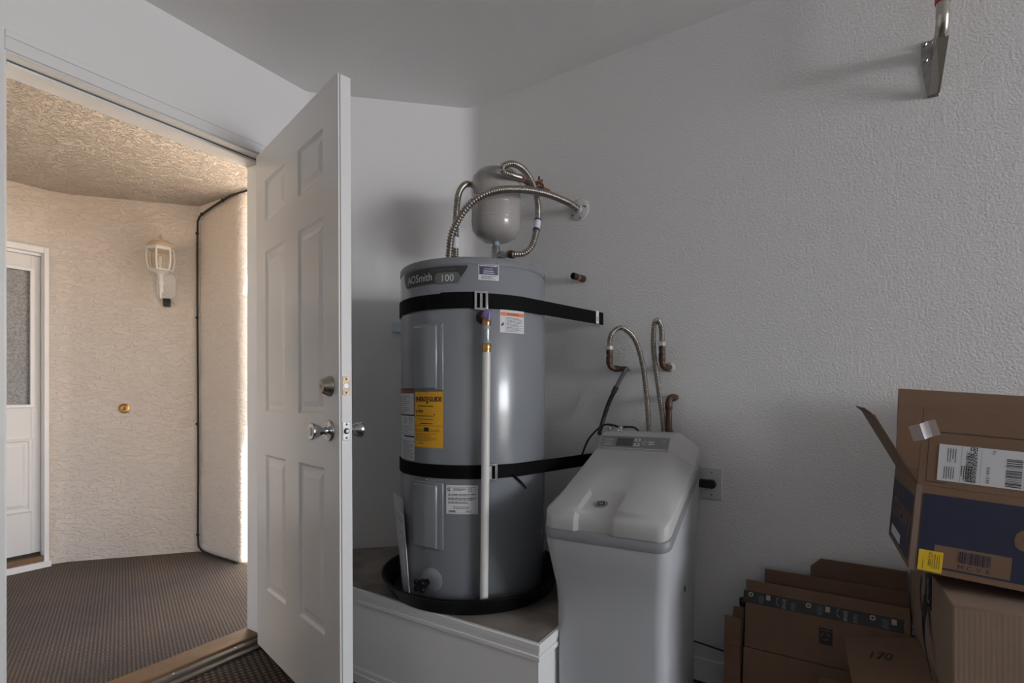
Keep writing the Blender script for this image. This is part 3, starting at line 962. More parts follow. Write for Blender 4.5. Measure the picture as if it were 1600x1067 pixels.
mm.lines(f, 0.024, w_ - 0.026, h_ - 0.078, h_ - 0.068, 2, 0.0018, 0.0014, 6)
mm.bars(f, 0.008, 0.034, 0.006, 0.012, 12, 0.0014, 3).bars(f, w_ - 0.040, w_ - 0.022, 0.006, 0.012, 8, 0.0014, 5)
mm.rect(f, 0.004, w_ - 0.006, h_ - 0.0068, h_ - 0.0062, 0.0014).rect(f, 0.004, w_ - 0.006, 0.0038, 0.0044, 0.0014).rect(f, w_ - 0.0066, w_ - 0.006, 0.004, h_ - 0.0065, 0.0014)
mm.build('print', M_ink, rp_)


# element covers: pressed sheet with a rolled flange on its right
def cover(z0, z1):
    f = cylf(-99.5, z0)
    w, h = 25.3 * deg, z1 - z0
    c = MB().slab(f, 0, w, 0, h, -0.002, 0.006, 14).build('element_cover', M_cover, wh, bevel=0.003)
    MB().slab(f, 0.004, w - 0.018, 0.004, h - 0.006, 0.005, 0.017, 12).build('raised_field', M_cover, c, bevel=0.006)
    for v in (-0.007, h + 0.007):
        MB().lathe([(0.0038, 0), (0.0038, 0.002), (0.002, 0.0035)], AX(f(w * 0.46, v, 0), Vector(f(w * 0.46, v, 1)) - Vector(f(w * 0.46, v, 0))), 10).build('cover_screw', M_chrome, c, smooth=40)


cover(1.0655, 1.288)
cover(0.539, 0.761)

# drain valve
f = cylf(-84, 0.436)
dv = MB().lathe([(0.040, -0.003), (0.040, 0.001), (0.034, 0.004), (0.013, 0.005)], AX(f(0, 0, 0), Vector(f(0, 0, 1)) - Vector(f(0, 0, 0))), 28).build('drain_collar', M_tank, wh, smooth=40)
ax = (Vector(f(0, 0, 1)) - Vector(f(0, 0, 0))).normalized()
MB().lathe([(0.011, 0.0), (0.011, 0.022), (0.017, 0.024), (0.017, 0.038), (0.012, 0.040), (0.009, 0.046), (0.014, 0.048), (0.014, 0.054)], AX(f(-0.014, -0.008, 0.002), ax), 18).build('drain_valve', M_pan, dv, smooth=40)
for k in range(4):
    a = R_(45 + 90 * k)
    MB().sphere(Vector(f(-0.014 + 0.015 * math.cos(a), -0.008 + 0.015 * math.sin(a), 0.046)), 0.0100, 10, 6).build('valve_lobe', M_pan, dv, smooth=60)

# relief valve with its discharge pipe
f = cylf(-45.0, 1.305)
PR = 0.032
ax = (Vector(f(0, 0, 1)) - Vector(f(0, 0, 0))).normalized()
MB().lathe([(0.022, -0.002), (0.022, 0.001), (0.018, 0.0015)], AX(f(-0.008, 0, 0), ax), 24).build('valve_opening', M_black, wh, smooth=40)
rv = MB().lathe([(0.011, 0), (0.011, 0.012), (0.016, 0.014), (0.016, 0.030), (0.012, 0.036)], AX(f(0, 0, 0.0), ax), 20).build('relief_valve', M_copper, wh, smooth=40)
MB().lathe([(0.016, 0), (0.0175, 0.003), (0.0165, 0.010), (0.011, 0.014)], AX(f(0.002, 0.004, 0.034), ax), 20).build('valve_cap', M_purple, rv, smooth=40)
MB().box(-0.003, 0.003, -0.0015, 0.0015, -0.024, 0.004, AX(f(0.004, 0.004, 0.05), (0, 0, 1))).build('test_lever', M_galv, rv, bevel=0.001)
px_, py_, _ = f(0, 0, PR)


def vert(name, r0, r1, z0, z1, mt, parent, extra=None):
    return MB().lathe(extra or [(r0, z0), (r1, z1)], Matrix.Translation((px_, py_, -hz)), 20).build(name, mt, parent, smooth=40)


vert('valve_outlet', 0, 0, 0, 0, M_copper, rv, [(0.013, 1.272), (0.0145, 1.280), (0.0145, 1.292), (0.010, 1.30)])
vert('thread_tape', 0, 0, 0, 0, M_teflon, rv, [(0.0125, 1.262), (0.0132, 1.273)])
vert('steel_nipple', 0, 0, 0, 0, M_galv, rv, [(0.0122, 1.222), (0.0128, 1.224), (0.0128, 1.262)])
vert('thread_tape', 0, 0, 0, 0, M_teflon, rv, [(0.0130, 1.216), (0.0135, 1.226)])
vert('brass_adapter', 0, 0, 0, 0, M_brass, rv, [(0.0145, 1.196), (0.0155, 1.200), (0.0155, 1.214), (0.0135, 1.217)])
vert('copper_collar', 0, 0, 0, 0, M_copper, rv, [(0.0138, 1.188), (0.0138, 1.197)])
a = Vector((px_, py_, 1.19 - hz))
b = Vector(pol(-46.5, HR + 0.030, 0.388))
MB().tube([a, b], 0.0133, 20).build('discharge_pipe', M_pvc, wh, smooth=60)

# ---- drain pan
pn = MB().lathe([(0.0, 0.3412), (0.296, 0.3412), (0.304, 0.345), (0.330, 0.394), (0.336, 0.400), (0.339, 0.4015), (0.339, 0.405), (0.333, 0.406), (0.327, 0.402), (0.300, 0.352), (0.294, 0.346), (0.0, 0.346)],
                Matrix.Translation((HX, HY, 0)), 96, cap=False).build('drain_pan', M_pan, smooth=35)
tag(pn, 'shallow round black drain pan under the water heater', 'drain pan')


# ---- seismic straps
def strap(z0, z1, pR, pL, label, tail=False):
    C = Vector((HX, HY))
    r = HR + 0.0025

    def tang(P, sgn):
        d = Vector(P) - C
        L = d.length
        a = math.atan2(d.y, d.x) + sgn * math.acos(r / L)
        return a
    aR = tang(pR, -1)
    aL = tang(pL, +1)
    while aL > aR:
        aL -= 2 * math.pi
    n = 60
    path = [Vector(pL)]
    for i in range(n + 1):
        a = aL + (aR - aL) * i / n
        path.append(C + Vector((math.cos(a), math.sin(a))) * r)
    path.append(Vector(pR))
    vs, fs = [], []
    for i, p in enumerate(path):
        t = (path[min(i + 1, len(path) - 1)] - path[max(i - 1, 0)]).normalized()
        nn = Vector((t.y, -t.x)) * 0.0022
        for q in (p, p + nn):
            vs += [(q.x, q.y, z0), (q.x, q.y, z1)]
    for i in range(len(path) - 1):
        a, b = 4 * i, 4 * i + 4
        fs += [(a, b, b + 1, a + 1), (a + 2, a + 3, b + 3, b + 2), (a + 1, b + 1, b + 3, a + 3), (a, a + 2, b + 2, b)]
    e = 4 * (len(path) - 1)
    fs += [(0, 1, 3, 2), (e, e + 2, e + 3, e + 1)]
    st = MB().add(vs, fs).build('tie_strap', M_strap, smooth=30)
    tag(st, label, 'strap', 'straps around the water heater')
    return st, path


def buckle(st, th, zc, w, h, inner):
    f = lambda u, v, hh: ((HX + (HR + 0.007 + hh) * math.cos(R_(th)) - u * math.sin(R_(th))), (HY + (HR + 0.007 + hh) * math.sin(R_(th)) + u * math.cos(R_(th))), zc + v)
    t = 0.0075
    m = MB()
    for (u0, u1, v0, v1) in ((-w / 2, -w / 2 + t, -h / 2, h / 2), (w / 2 - t, w / 2, -h / 2, h / 2), (-w / 2 + t, w / 2 - t, h / 2 - t, h / 2), (-w / 2 + t, w / 2 - t, -h / 2, -h / 2 + t)):
        m.slab(f, u0, u1, v0, v1, 0, 0.006, 1)
    b = m.build('buckle', M_chrome, st, world=True, bevel=0.001)
    MB().slab(f, -0.004, 0.004, -h / 2 + t, h / 2 - t, 0.001, 0.004, 1).build('buckle_bar', M_galv, st, world=True)


s1, pth = strap(1.334, 1.384, (-0.815, 1.955), (-1.49, 1.93), 'upper black tie strap around the water heater with buckle and wall end')
buckle(s1, -47.8, 1.358, 0.044, 0.062, True)
# second layer where the strap end is folded back from the buckle
f = cylf(-76, 1.334, HR + 0.005)
m = MB()
fw = lambda u, v, h: tuple(Vector(f(u, v, h)) + Vector((HX, HY, hz)))
m.slab(fw, 0, 0.125, 0.001, 0.053, 0, 0.002, 16)
m.build('folded_end', M_strap, s1, world=True)
dirw = (Vector((-0.815, 1.955)) - pth[-2]).normalized()
nw = Vector((dirw.y, -dirw.x))
e0 = Vector((-0.815, 1.955)) - dirw * 0.052
fl = lambda u, v, h: (e0.x + dirw.x * u + nw.x * h, e0.y + dirw.y * u + nw.y * h, 1.334 + v)
tg_ = MB().slab(fl, 0, 0.019, 0.002, 0.052, 0.0024, 0.003, 1).build('strap_tag', M_white, s1, world=True)
MB().rect(fl, 0.004, 0.016, 0.012, 0.030, 0.0034).build('strap_tag_print', M_pink, s1, world=True)
MB().slab(fl, -0.002, 0.026, -0.010, 0.004, -0.003, 0.0, 1).build('wall_bracket', M_galv, s1, world=True)
s2, pth2 = strap(0.776, 0.821, (-0.800, 1.955), (-1.49, 1.93), 'lower black tie strap around the water heater, passing behind the softener')
buckle(s2, -41.5, 0.797, 0.046, 0.056, False)
tl = [Vector(pol(-25, HR + 0.006, 0.785)), Vector(pol(-21, HR + 0.007, 0.770)), Vector(pol(-16, HR + 0.009, 0.748)), Vector(pol(-13.5, HR + 0.010, 0.732))]
tl = [p + Vector((HX, HY, hz)) for p in tl]
MB().tube(catmull(tl, 0.01), lambda i: 0.004 - 0.0002 * i, 8).build('loose_end', M_strap, s2, world=True)

# ---- expansion tank on its fittings
et = empty('expansion_tank', (-1.161, 1.690, 1.507), label='small beige-grey expansion tank standing upside down above the water heater', cat='tank')
oz = 1.507
ER = 0.0985
MB().lathe([(0.018, 1.662), (0.055, 1.668), (0.080, 1.682), (0.094, 1.704), (ER, 1.732), (ER, 1.890), (0.094, 1.915), (0.078, 1.934), (0.050, 1.944), (0.015, 1.948)],
           Matrix.Translation((0, 0, -oz)), 48).build('shell', M_etank, et, smooth=60)
for z in (1.742, 1.80):
    MB().lathe([(ER + 0.0002, z - 0.0025), (ER + 0.0012, z), (ER + 0.0002, z + 0.0025)], Matrix.Translation((0, 0, -oz)), 48, cap=False).build('seam', M_etank, et, smooth=60)
MB().lathe([(0.016, 1.946), (0.016, 1.957), (0.012, 1.961)], Matrix.Translation((0.0, 0, -oz)), 20).build('valve_cap', M_bluecap, et, smooth=40)
MB().lathe([(0.013, 1.640), (0.013, 1.664)], Matrix.Translation((0, 0, -oz)), 18).build('thread_tape', M_teflon, et, smooth=40)
tee = MB().lathe([(0.014, 1.507), (0.014, 1.565), (0.018, 1.568), (0.018, 1.640), (0.015, 1.644)], Matrix.Translation((0, 0, -oz)), 20).build('tee_fitting', M_galv, et, smooth=40)
dirh = Vector((0.9, 0.05, 0)).normalized()
MB().lathe([(0.014, 0.0), (0.016, 0.024), (0.018, 0.026), (0.018, 0.034)], AX((0, 0, 1.603 - oz), dirh), 18).build('side_outlet', M_galv, et, smooth=40)


# ---- corrugated hoses
def hose(pts, r, name, label, group, pitch=0.0085, amp=0.0017, step=None):
    Q = catmull(pts, 0.004)
    step = pitch / 6
    P, ln, acc = [Q[0]], [0.0], 0.0
    for i in range(1, len(Q)):
        seg = Q[i] - Q[i - 1]
        L = seg.length
        d = step - acc
        while d <= L:
            P.append(Q[i - 1] + seg * (d / L))
            ln.append(ln[-1] + step)
            d += step
        acc = L - (d - step)
    o = MB().tube(P, lambda i: r + amp * math.sin(2 * math.pi * ln[i] / pitch), 12).build(name, M_hose, smooth=75)
    tag(o, label, 'hose', group)
    return o, P


def nut(parent, p, d, r, L, mt, name='nut', n=6):
    return MB().lathe([(r * 0.92, 0), (r, 0.002), (r, L - 0.002), (r * 0.92, L)], AX(p, d), n).build(name, mt, parent, smooth=20, world=True)


def sleeve(parent, P, i0, i1, r, mt, name):
    return MB().tube(P[i0:i1:4] + [P[i1]], r, 16).build(name, mt, parent, smooth=60, world=True)


G1 = 'corrugated hoses above the water heater'
h1, P1 = hose([(-1.188, 1.430, 1.508), (-1.187, 1.430, 1.555), (-1.160, 1.4185, 1.635), (-1.0955, 1.432, 1.719), (-1.0407, 1.490, 1.7716), (-1.0065, 1.6117, 1.8126), (-0.9753, 1.7506, 1.8375), (-0.9467, 1.888, 1.842), (-0.926, 1.955, 1.828)],
              0.0120, 'flexible_hose', 'shiny corrugated hose arching in front of the expansion tank to the wall flange', G1, 0.0105, 0.0024)
h2, P2 = hose([(-1.236, 1.530, 1.508), (-1.236, 1.526, 1.579), (-1.234, 1.526, 1.713), (-1.238, 1.546, 1.818), (-1.2485, 1.599, 1.878), (-1.275, 1.690, 1.915), (-1.255, 1.800, 1.925), (-1.19, 1.850, 1.925), (-1.12, 1.872, 1.935)],
              0.0112, 'flexible_hose', 'bronze-toned corrugated hose rising left of the expansion tank and bending behind it', G1)
sleeve(h2, P2, 70, 100, 0.0135, M_white, 'hose_tag')
sleeve(h2, P2, 100, 105, 0.0137, M_navy, 'hose_tag_edge')
h3, P3 = hose([(-1.098, 1.690, 1.603), (-1.074, 1.692, 1.600), (-1.038, 1.710, 1.605), (-1.011, 1.7276, 1.6425), (-1.006, 1.754, 1.737), (-1.016, 1.772, 1.812), (-1.0262, 1.754, 1.885), (-1.0301, 1.6916, 1.9188), (-1.0386, 1.6267, 1.9211), (-1.060, 1.589, 1.9026), (-1.0600, 1.594, 1.8832), (-1.0467, 1.6215, 1.8801), (-1.0465, 1.6573, 1.8855), (-1.0500, 1.690, 1.894)],
              0.0112, 'flexible_hose', 'bronze-toned corrugated hose looping up on the right of the expansion tank', G1)
nut(h3, P3[0], P3[6] - P3[0], 0.0165, 0.022, M_oldcopper)
nut(h3, P3[0] - (P3[6] - P3[0]).normalized() * 0.012, P3[6] - P3[0], 0.0135, 0.012, M_teflon, 'thread_tape', 16)
k0 = min(range(len(P3)), key=lambda i: (P3[i] - Vector((-1.0065, 1.750, 1.715))).length)
sleeve(h3, P3, k0 - 10, k0 + 14, 0.0138, M_white, 'hose_tag')
sleeve(h3, P3, k0 - 16, k0 - 10, 0.0140, M_navy, 'hose_tag_edge')
sleeve(h3, P3, k0 + 14, k0 + 19, 0.0140, M_navy, 'hose_tag_edge')
# copper stub with stop valve that feeds the loop
sv = empty('stop_valve', (-1.09, 1.90, 1.93), label='copper stub with small stop valve behind the expansion tank loop', cat='valve')
w = lambda mb, n, mt, sm=40: mb.build(n, mt, sv, smooth=sm, world=True)
w(MB().tube([(-1.0500, 1.688, 1.8935), (-1.054, 1.703, 1.898)], 0.0135, 16), 'union_nut', M_hose)
w(MB().tube([(-1.054, 1.703, 1.898), (-1.064, 1.732, 1.906)], 0.0145, 16), 'coupling', M_copper)
w(MB().tube(catmull([(-1.064, 1.732, 1.906), (-1.088, 1.82, 1.926), (-1.080, 1.885, 1.936)], 0.01), 0.010, 14), 'supply_pipe', M_oldcopper)
w(MB().lathe([(0.013, -0.02), (0.016, -0.01), (0.016, 0.012), (0.012, 0.018)], AX((-1.078, 1.892, 1.936), (0.3, 1, 0)), 16), 'valve_body', M_oldcopper)
w(MB().tube([(-1.078, 1.892, 1.936), (-1.073, 1.968, 1.938)], 0.009, 14), 'wall_stub', M_copper)
w(MB().box(-0.003, 0.003, -0.003, 0.003, 0, 0.032, Matrix.Translation((-1.078, 1.892, 1.945))), 'stem', M_oldcopper, None)
w(MB().box(-0.016, 0.016, -0.002, 0.002, 0, 0.012, Matrix.Translation((-1.072, 1.885, 1.946))), 'handle', M_copper, None)

# flange on the wall, capped stub under it
fg = empty('wall_flange', (-0.926, YB, 1.828), label='round white wall flange where the shiny hose enters the wall', cat='flange')
MB().lathe([(0.045, 0), (0.045, 0.003), (0.042, 0.005), (0.016, 0.006), (0.015, 0.014)], AX((0, 0, 0), (0, -1, 0)), 40).build('disc', M_plate, fg, smooth=40)
for (x, z) in ((-0.028, -0.020), (0.030, 0.006), (0.006, -0.036), (0.024, 0.010)):
    MB().lathe([(0.0035, 0.0045), (0.0035, 0.0058)], AX((x, 0, z), (0, -1, 0)), 12).build('screw_hole', M_ink, fg)
stb = empty('pipe_stub', (-0.905, YB, 1.534), label='short open copper pipe stub on the wall beneath the white flange', cat='pipe')
ang_d = Vector((-0.25, -0.95, 0.05)).normalized()
MB().lathe([(0.014, 0), (0.014, 0.022), (0.0115, 0.024), (0.0115, 0.030)], AX((0, 0, 0), ang_d), 18).build('sleeve', M_oldcopper, stb, smooth=40)
MB().lathe([(0.0135, 0.030), (0.0135, 0.045)], AX((0, 0, 0), ang_d), 18).build('coupling', M_copper, stb, smooth=40)
MB().lathe([(0.0125, 0.045), (0.0138, 0.047), (0.0138, 0.068), (0.0125, 0.070), (0.011, 0.068), (0.010, 0.05)], AX((0, 0, 0), ang_d), 18).build('open_end', M_ink, stb, smooth=40)

# pale blue box on the corner wall, half behind the heater
ang45 = math.atan2(YB - 1.455, -1.503 + 2.043)
bx = MB().box(-0.04, 0.04, -0.022, 0.0, -0.025, 0.025, Matrix.Translation((-1.7400, 1.7412, 1.366)) @ Matrix.Rotation(ang45, 4, 'Z'))
tag(bx.build('junction_box', M_bplate, bevel=0.003), 'pale blue plastic box on the corner wall left of the water heater', 'junction box')

# document sleeve hanging on the heater's left side
ds = empty('document_sleeve', (-1.43, 1.42, 0.36), label='clear plastic sleeve with white papers tucked into the pan beside the heater', cat='document sleeve')
q = [Vector(p) for p in ((-1.3980, 1.3640, 0.692), (-1.2840, 1.2990, 0.686), (-1.2150, 1.2640, 0.352), (-1.2780, 1.2980, 0.352))]
nrm = (q[1] - q[0]).cross(q[3] - q[0]).normalized()
if nrm.y > 0:
    nrm = -nrm


def sheet(qq, t, name, mt, off=0.0):
    A = [p + nrm * off for p in qq]
    return MB().hexa([A[3], A[2], A[1], A[0]], [A[3] + nrm * t, A[2] + nrm * t, A[1] + nrm * t, A[0] + nrm * t]).build(name, mt, ds, world=True)


sheet(q, 0.0015, 'plastic_cover', M_clear, 0.0025)
pin = [q[0].lerp(q[3], 0.13).lerp(q[1].lerp(q[2], 0.13), 0.06), q[0].lerp(q[3], 0.17).lerp(q[1].lerp(q[2], 0.17), 0.95), q[2].lerp(q[3], 0.06), q[3].lerp(q[2], 0.06)]
sheet(pin, 0.0018, 'papers', M_white, 0.0)
fd = lambda u, v, h: tuple((pin[0].lerp(pin[1], u)).lerp(pin[3].lerp(pin[2], u), v) + nrm * (0.0021 + h))
MB().rect(fd, 0.15, 0.9, 0.06, 0.075, 0, 1).rect(fd, 0.2, 0.75, 0.10, 0.125, 0, 1).rect(fd, 0.3, 0.7, 0.25, 0.27, 0, 1).build('print', M_inkg, ds, world=True)

# ------------------------------------------------------------------ water softener
SY = R_(3.7)
sf = empty('water_softener', (-0.744, 1.32, 0.0), rot=(0, 0, SY), label='off-white cabinet water softener with sloping lid beside the platform', cat='water softener')
SW, SD = 0.37, 0.52


def rrect(x0, x1, y0, y1, r, z, n=6):
    pts = []
    for cx, cy, a0 in ((x1 - r, y0 + r, -90), (x1 - r, y1 - r, 0), (x0 + r, y1 - r, 90), (x0 + r, y0 + r, 180)):
        for i in range(n + 1):
            a = R_(a0 + 90 * i / n)
            x, y = cx + r * math.cos(a), cy + r * math.sin(a)
            pts.append((x, y, z(y) if callable(z) else z))
    return pts


def loft(rings, name, mt, parent, smooth=40, caps=True):
    vs, fs = [], []
    n = len(rings[0])
    for r in rings:
        vs += r
    for i in range(len(rings) - 1):
        for k in range(n):
            k2 = (k + 1) % n
            fs.append((i * n + k, i * n + k2, (i + 1) * n + k2, (i + 1) * n + k))
    if caps:
        fs += [tuple(range(n - 1, -1, -1)), tuple((len(rings) - 1) * n + k for k in range(n))]
    return MB().add(vs, fs).build(name, mt, parent, smooth=smooth)


BS = 0.30                                    # rise of the band towards the back


def zb(base):
    return lambda y: base + BS * max(0.0, y)


rings = []
for z, gx, gy in ((0.005, 0.024, 0.054), (0.02, 0.021, 0.051), (0.30, 0.020, 0.050), (0.42, 0.020, 0.048), (0.47, 0.018, 0.043), (0.53, 0.011, 0.027), (0.58, 0.006, 0.013), (0.612, 0.003, 0.005)):
    k = max(0.0, (z - 0.30) / 0.312)
    rings.append(rrect(gx, SW - gx, gy, SD - 0.004, 0.035, lambda y, z=z, k=k: z + k * k * BS * max(0.0, y - 0.01)))
rings.append(rrect(0.002, SW - 0.002, 0.003, SD - 0.002, 0.035, zb(0.630)))
loft(rings, 'cabinet', M_soft, sf, 50)
loft([rrect(0.001, SW - 0.001, 0.001, SD - 0.001, 0.036, zb(0.631)), rrect(0.0, SW, 0.0, SD, 0.037, zb(0.634)), rrect(0.0, SW, 0.0, SD, 0.037, zb(0.657)), rrect(0.004, SW - 0.004, 0.004, SD - 0.004, 0.034, zb(0.660))], 'grey_band', M_band, sf, 50)

# lid: cross sections from front to back; the nose of the lid is recessed in the middle
RX0, RX1 = 0.100, 0.218


def section(y, zt, inL, inR, zs, rec, nose=0.0):
    zb0 = 0.660 + BS * max(0.0, y)
    r = 0.037
    c = r - math.sqrt(max(0.0, r * r - (r - min(y, r)) ** 2)) + 0.003        # plan of the rounded front corners
    xs = [c, c + inL, RX0, RX0 + 0.012, RX1 - 0.012, RX1, SW - c - inR, SW - c]
    zt_ = [zs, zt, zt, zt - rec, zt - rec, zt, zt, zs]
    yy = [y, y, y, y + nose, y + nose, y, y, y]
    return [(xs[i], yy[i], zt_[i]) for i in range(8)] + [(xs[i], yy[i], zb0) for i in range(7, -1, -1)]


LS = [section(0.0012, 0.692, 0.010, 0.010, 0.688, 0.0, 0.010),
      section(0.004, 0.700, 0.010, 0.010, 0.694, 0.002, 0.010),
      section(0.010, 0.709, 0.012, 0.012, 0.701, 0.004, 0.008),
      section(0.020, 0.717, 0.015, 0.016, 0.708, 0.007, 0.004),
      section(0.040, 0.727, 0.018, 0.020, 0.716, 0.009),
      section(0.125, 0.757, 0.020, 0.032, 0.736, 0.009),
      section(0.150, 0.766, 0.020, 0.036, 0.742, 0.0),
      section(0.345, 0.836, 0.023, 0.064, 0.795, 0.0),
      section(0.398, 0.856, 0.024, 0.071, 0.812, 0.0)]
n = 16
vs, fs = [], []
for r in LS:
    vs += r
for i in range(len(LS) - 1):
    for k in range(n):
        k2 = (k + 1) % n
        fs.append((i * n + k, i * n + k2, (i + 1) * n + k2, (i + 1) * n + k))
for base in (0, (len(LS) - 1) * n):
    for k in range(7):
        fs.append((base + k, base + k + 1, base + 14 - k, base + 15 - k))
lid = MB().add(vs, fs).build('salt_lid', M_softlid, sf, bevel=0.006)
# rear cover behind the seam
RC = []
for (y, zt, zs, iL, iR) in ((0.401, 0.857, 0.812, 0.027, 0.074), (0.452, 0.906, 0.836, 0.030, 0.080), (0.470, 0.915, 0.846, 0.034, 0.080), (0.508, 0.918, 0.866, 0.038, 0.070), (0.518, 0.910, 0.866, 0.044, 0.070)):
    zb0 = 0.660 + BS * y
    RC.append([(0.003, y, zb0), (0.003, y, zs), (iL, y, zt), (SW - iR, y, zt), (SW - 0.003, y, zs), (SW - 0.003, y, zb0)])
n = 6
vs, fs = [], []
for r in RC:
    vs += r
for i in range(len(RC) - 1):
    for k in range(n):
        fs.append((i * n + k, i * n + (k + 1) % n, (i + 1) * n + (k + 1) % n, (i + 1) * n + k))
fs += [tuple(range(n - 1, -1, -1)), tuple((len(RC) - 1) * n + k for k in range(n))]
MB().add(vs, fs).build('rear_cover', M_softlid, sf, bevel=0.005)
# control panel on the slope of the rear cover
p0, p1 = Vector((0, 0.4035, 0.8595)), Vector((0, 0.450, 0.9045))
dv_ = (p1 - p0).normalized()
nv_ = Vector((0, -dv_.z, dv_.y))
pf_ = lambda u, v, h: (u, p0.y + dv_.y * v + nv_.y * h, p0.z + dv_.z * v + nv_.z * h)
PL, PRr, PVh = 0.036, SW - 0.092, 0.058
cpn = MB().slab(pf_, PL, PRr, 0.003, PVh, 0.0, 0.0035, 1).build('control_panel', M_panel, sf, bevel=0.001)
MB().slab(pf_, PL + 0.060, PL + 0.118, 0.012, PVh - 0.010, 0.0035, 0.0042, 1).build('display', M_lcd, cpn)
for v, s in ((0.019, -1), (0.041, 1)):
    c0_ = PL + 0.134
    b_ = MB().slab(pf_, c0_ - 0.010, c0_ + 0.010, v - 0.007, v + 0.007, 0.0035, 0.005, 1).build('arrow_button', M_plate, cpn, bevel=0.001)
    MB().poly(pf_, [(c0_ - 0.005, v - 0.003 * s), (c0_ + 0.005, v - 0.003 * s), (c0_, v + 0.004 * s)], 0.0053).build('arrow', M_ink, b_)
mm = MB().lines(pf_, PL + 0.018, PL + 0.048, 0.012, 0.046, 3, 0.003, 0.004, 2)
mm.ring(pf_, PL + 0.160, 0.030, 0.006, 0.008, 0.004, 0, 300).rect(pf_, PL + 0.173, PL + 0.193, 0.032, 0.037, 0.004).rect(pf_, PL + 0.173, PL + 0.193, 0.022, 0.027, 0.004)
mm.rect(pf_, PRr - 0.020, PRr - 0.014, 0.040, 0.043, 0.004)
mm.build('panel_print', M_wink, cpn)
MB().slab(pf_, PL - 0.002, PRr + 0.002, 0.0, 0.003, 0.0, 0.004, 1).build('panel_edge', M_plate, cpn)

# round badge in the recess
q0, q1 = Vector((0, 0.040, 0.718)), Vector((0, 0.125, 0.748))
dq = (q1 - q0).normalized()
nq = Vector((0, -dq.z, dq.y))
bf = lambda u, v, h: (0.159 + u, q0.y + dq.y * (0.036 + v) + nq.y * h, q0.z + dq.z * (0.036 + v) + nq.z * h)
bd = MB().lathe([(0.020, 0), (0.020, 0.002), (0.018, 0.0032), (0.0165, 0.003)], AX(bf(0, 0, 0), nq), 32).build('badge', M_chrome, sf, smooth=40)
mm = MB().ring(bf, 0, 0, 0.0001, 0.0158, 0.0034)
mm.build('badge_field', M_ink, bd)
mm = MB().ring(bf, 0, 0, 0.0128, 0.0140, 0.0038)
for a in range(0, 360, 90):
    ca_, sa_ = math.cos(R_(a + 20)), math.sin(R_(a + 20))
    mm.ring(bf, 0.0108 * ca_, 0.0108 * sa_, 0.0016, 0.0026, 0.0039, a - 70, a + 110, 10)
mm.text(bf, 'GE', -0.0001, -0.0045, 0.0135, 0.004, align='CENTER', sx=0.8, rot=8)
mm.build('badge_monogram', M_wink, bd)
# plug on the side
MB().lathe([(0.008, 0), (0.008, 0.002), (0.004, 0.003)], AX((SW - 0.019, 0.31, 0.44), (1, 0, 0)), 14).build('side_plug', M_black, sf, smooth=40)
MB().lathe([(0.0045, 0.002), (0.0045, 0.004)], AX((SW - 0.019, 0.31, 0.44), (1, 0, 0)), 10).build('plug_centre', M_wink, sf, smooth=40)
# clamps on the top, back left
for (x, y) in ((0.048, 0.495), (0.085, 0.505)):
    c_ = MB().lathe([(0.007, 0), (0.007, 0.012), (0.010, 0.013), (0.010, 0.019), (0.005, 0.022)], Matrix.Translation((x, y, 0.912)), 10).build('clamp', M_chrome, sf, smooth=30)
    MB().tube([(x - 0.006, y - 0.012, 0.922), (x + 0.006, y - 0.026, 0.916)], 0.004, 8).build('clamp_screw', M_chrome, sf, smooth=40)

# ---- softener plumbing
G2 = 'corrugated hoses above the softener'
ha, PA = hose([(-0.764, 1.900, 1.245), (-0.763, 1.900, 1.270), (-0.7495, 1.900, 1.297), (-0.712, 1.900, 1.309), (-0.664, 1.900, 1.266), (-0.634, 1.900, 1.1763), (-0.618, 1.900, 1.067), (-0.607, 1.902, 0.91), (-0.600, 1.905, 0.70)],
              0.0095, 'flexible_hose', 'silver corrugated hose in a wide arch from the left copper elbow to the softener', G2, 0.0065, 0.0012)
nut(ha, (-0.765, 1.900, 1.226), (0, 0, 1), 0.0145, 0.018, M_chrome)
nut(ha, (-0.765, 1.900, 1.210), (0, 0, 1), 0.0125, 0.017, M_oldcopper, 'collar', 14)
hb, PB = hose([(-0.559, 1.900, 1.248), (-0.559, 1.900, 1.275), (-0.5625, 1.900, 1.308), (-0.575, 1.900, 1.329), (-0.588, 1.900, 1.308), (-0.589, 1.900, 1.2107), (-0.570, 1.900, 1.067), (-0.551, 1.903, 0.913), (-0.542, 1.905, 0.70)],
              0.0095, 'flexible_hose', 'silver corrugated hose in a narrow hairpin from the right copper elbow to the softener', G2, 0.0065, 0.0012)
nut(hb, (-0.558, 1.900, 1.230), (0, 0, 1), 0.0145, 0.018, M_chrome)
nut(hb, (-0.558, 1.900, 1.214), (0, 0, 1), 0.0125, 0.017, M_oldcopper, 'collar', 14)


def elbow(name, pts, r, label, rings_=(), group=None):
    P = catmull(pts, 0.006)
    o = MB().tube(P, r, 14).build(name, M_oldcopper, smooth=60)
    tag(o, label, 'pipe', group)
    for p, d, rr, L in rings_:
        MB().lathe([(rr * 0.94, 0), (rr, 0.001), (rr, L - 0.001), (rr * 0.94, L)], AX(p, d), 16).build('joint_collar', M_oldcopper, o, smooth=40, world=True)
    return o


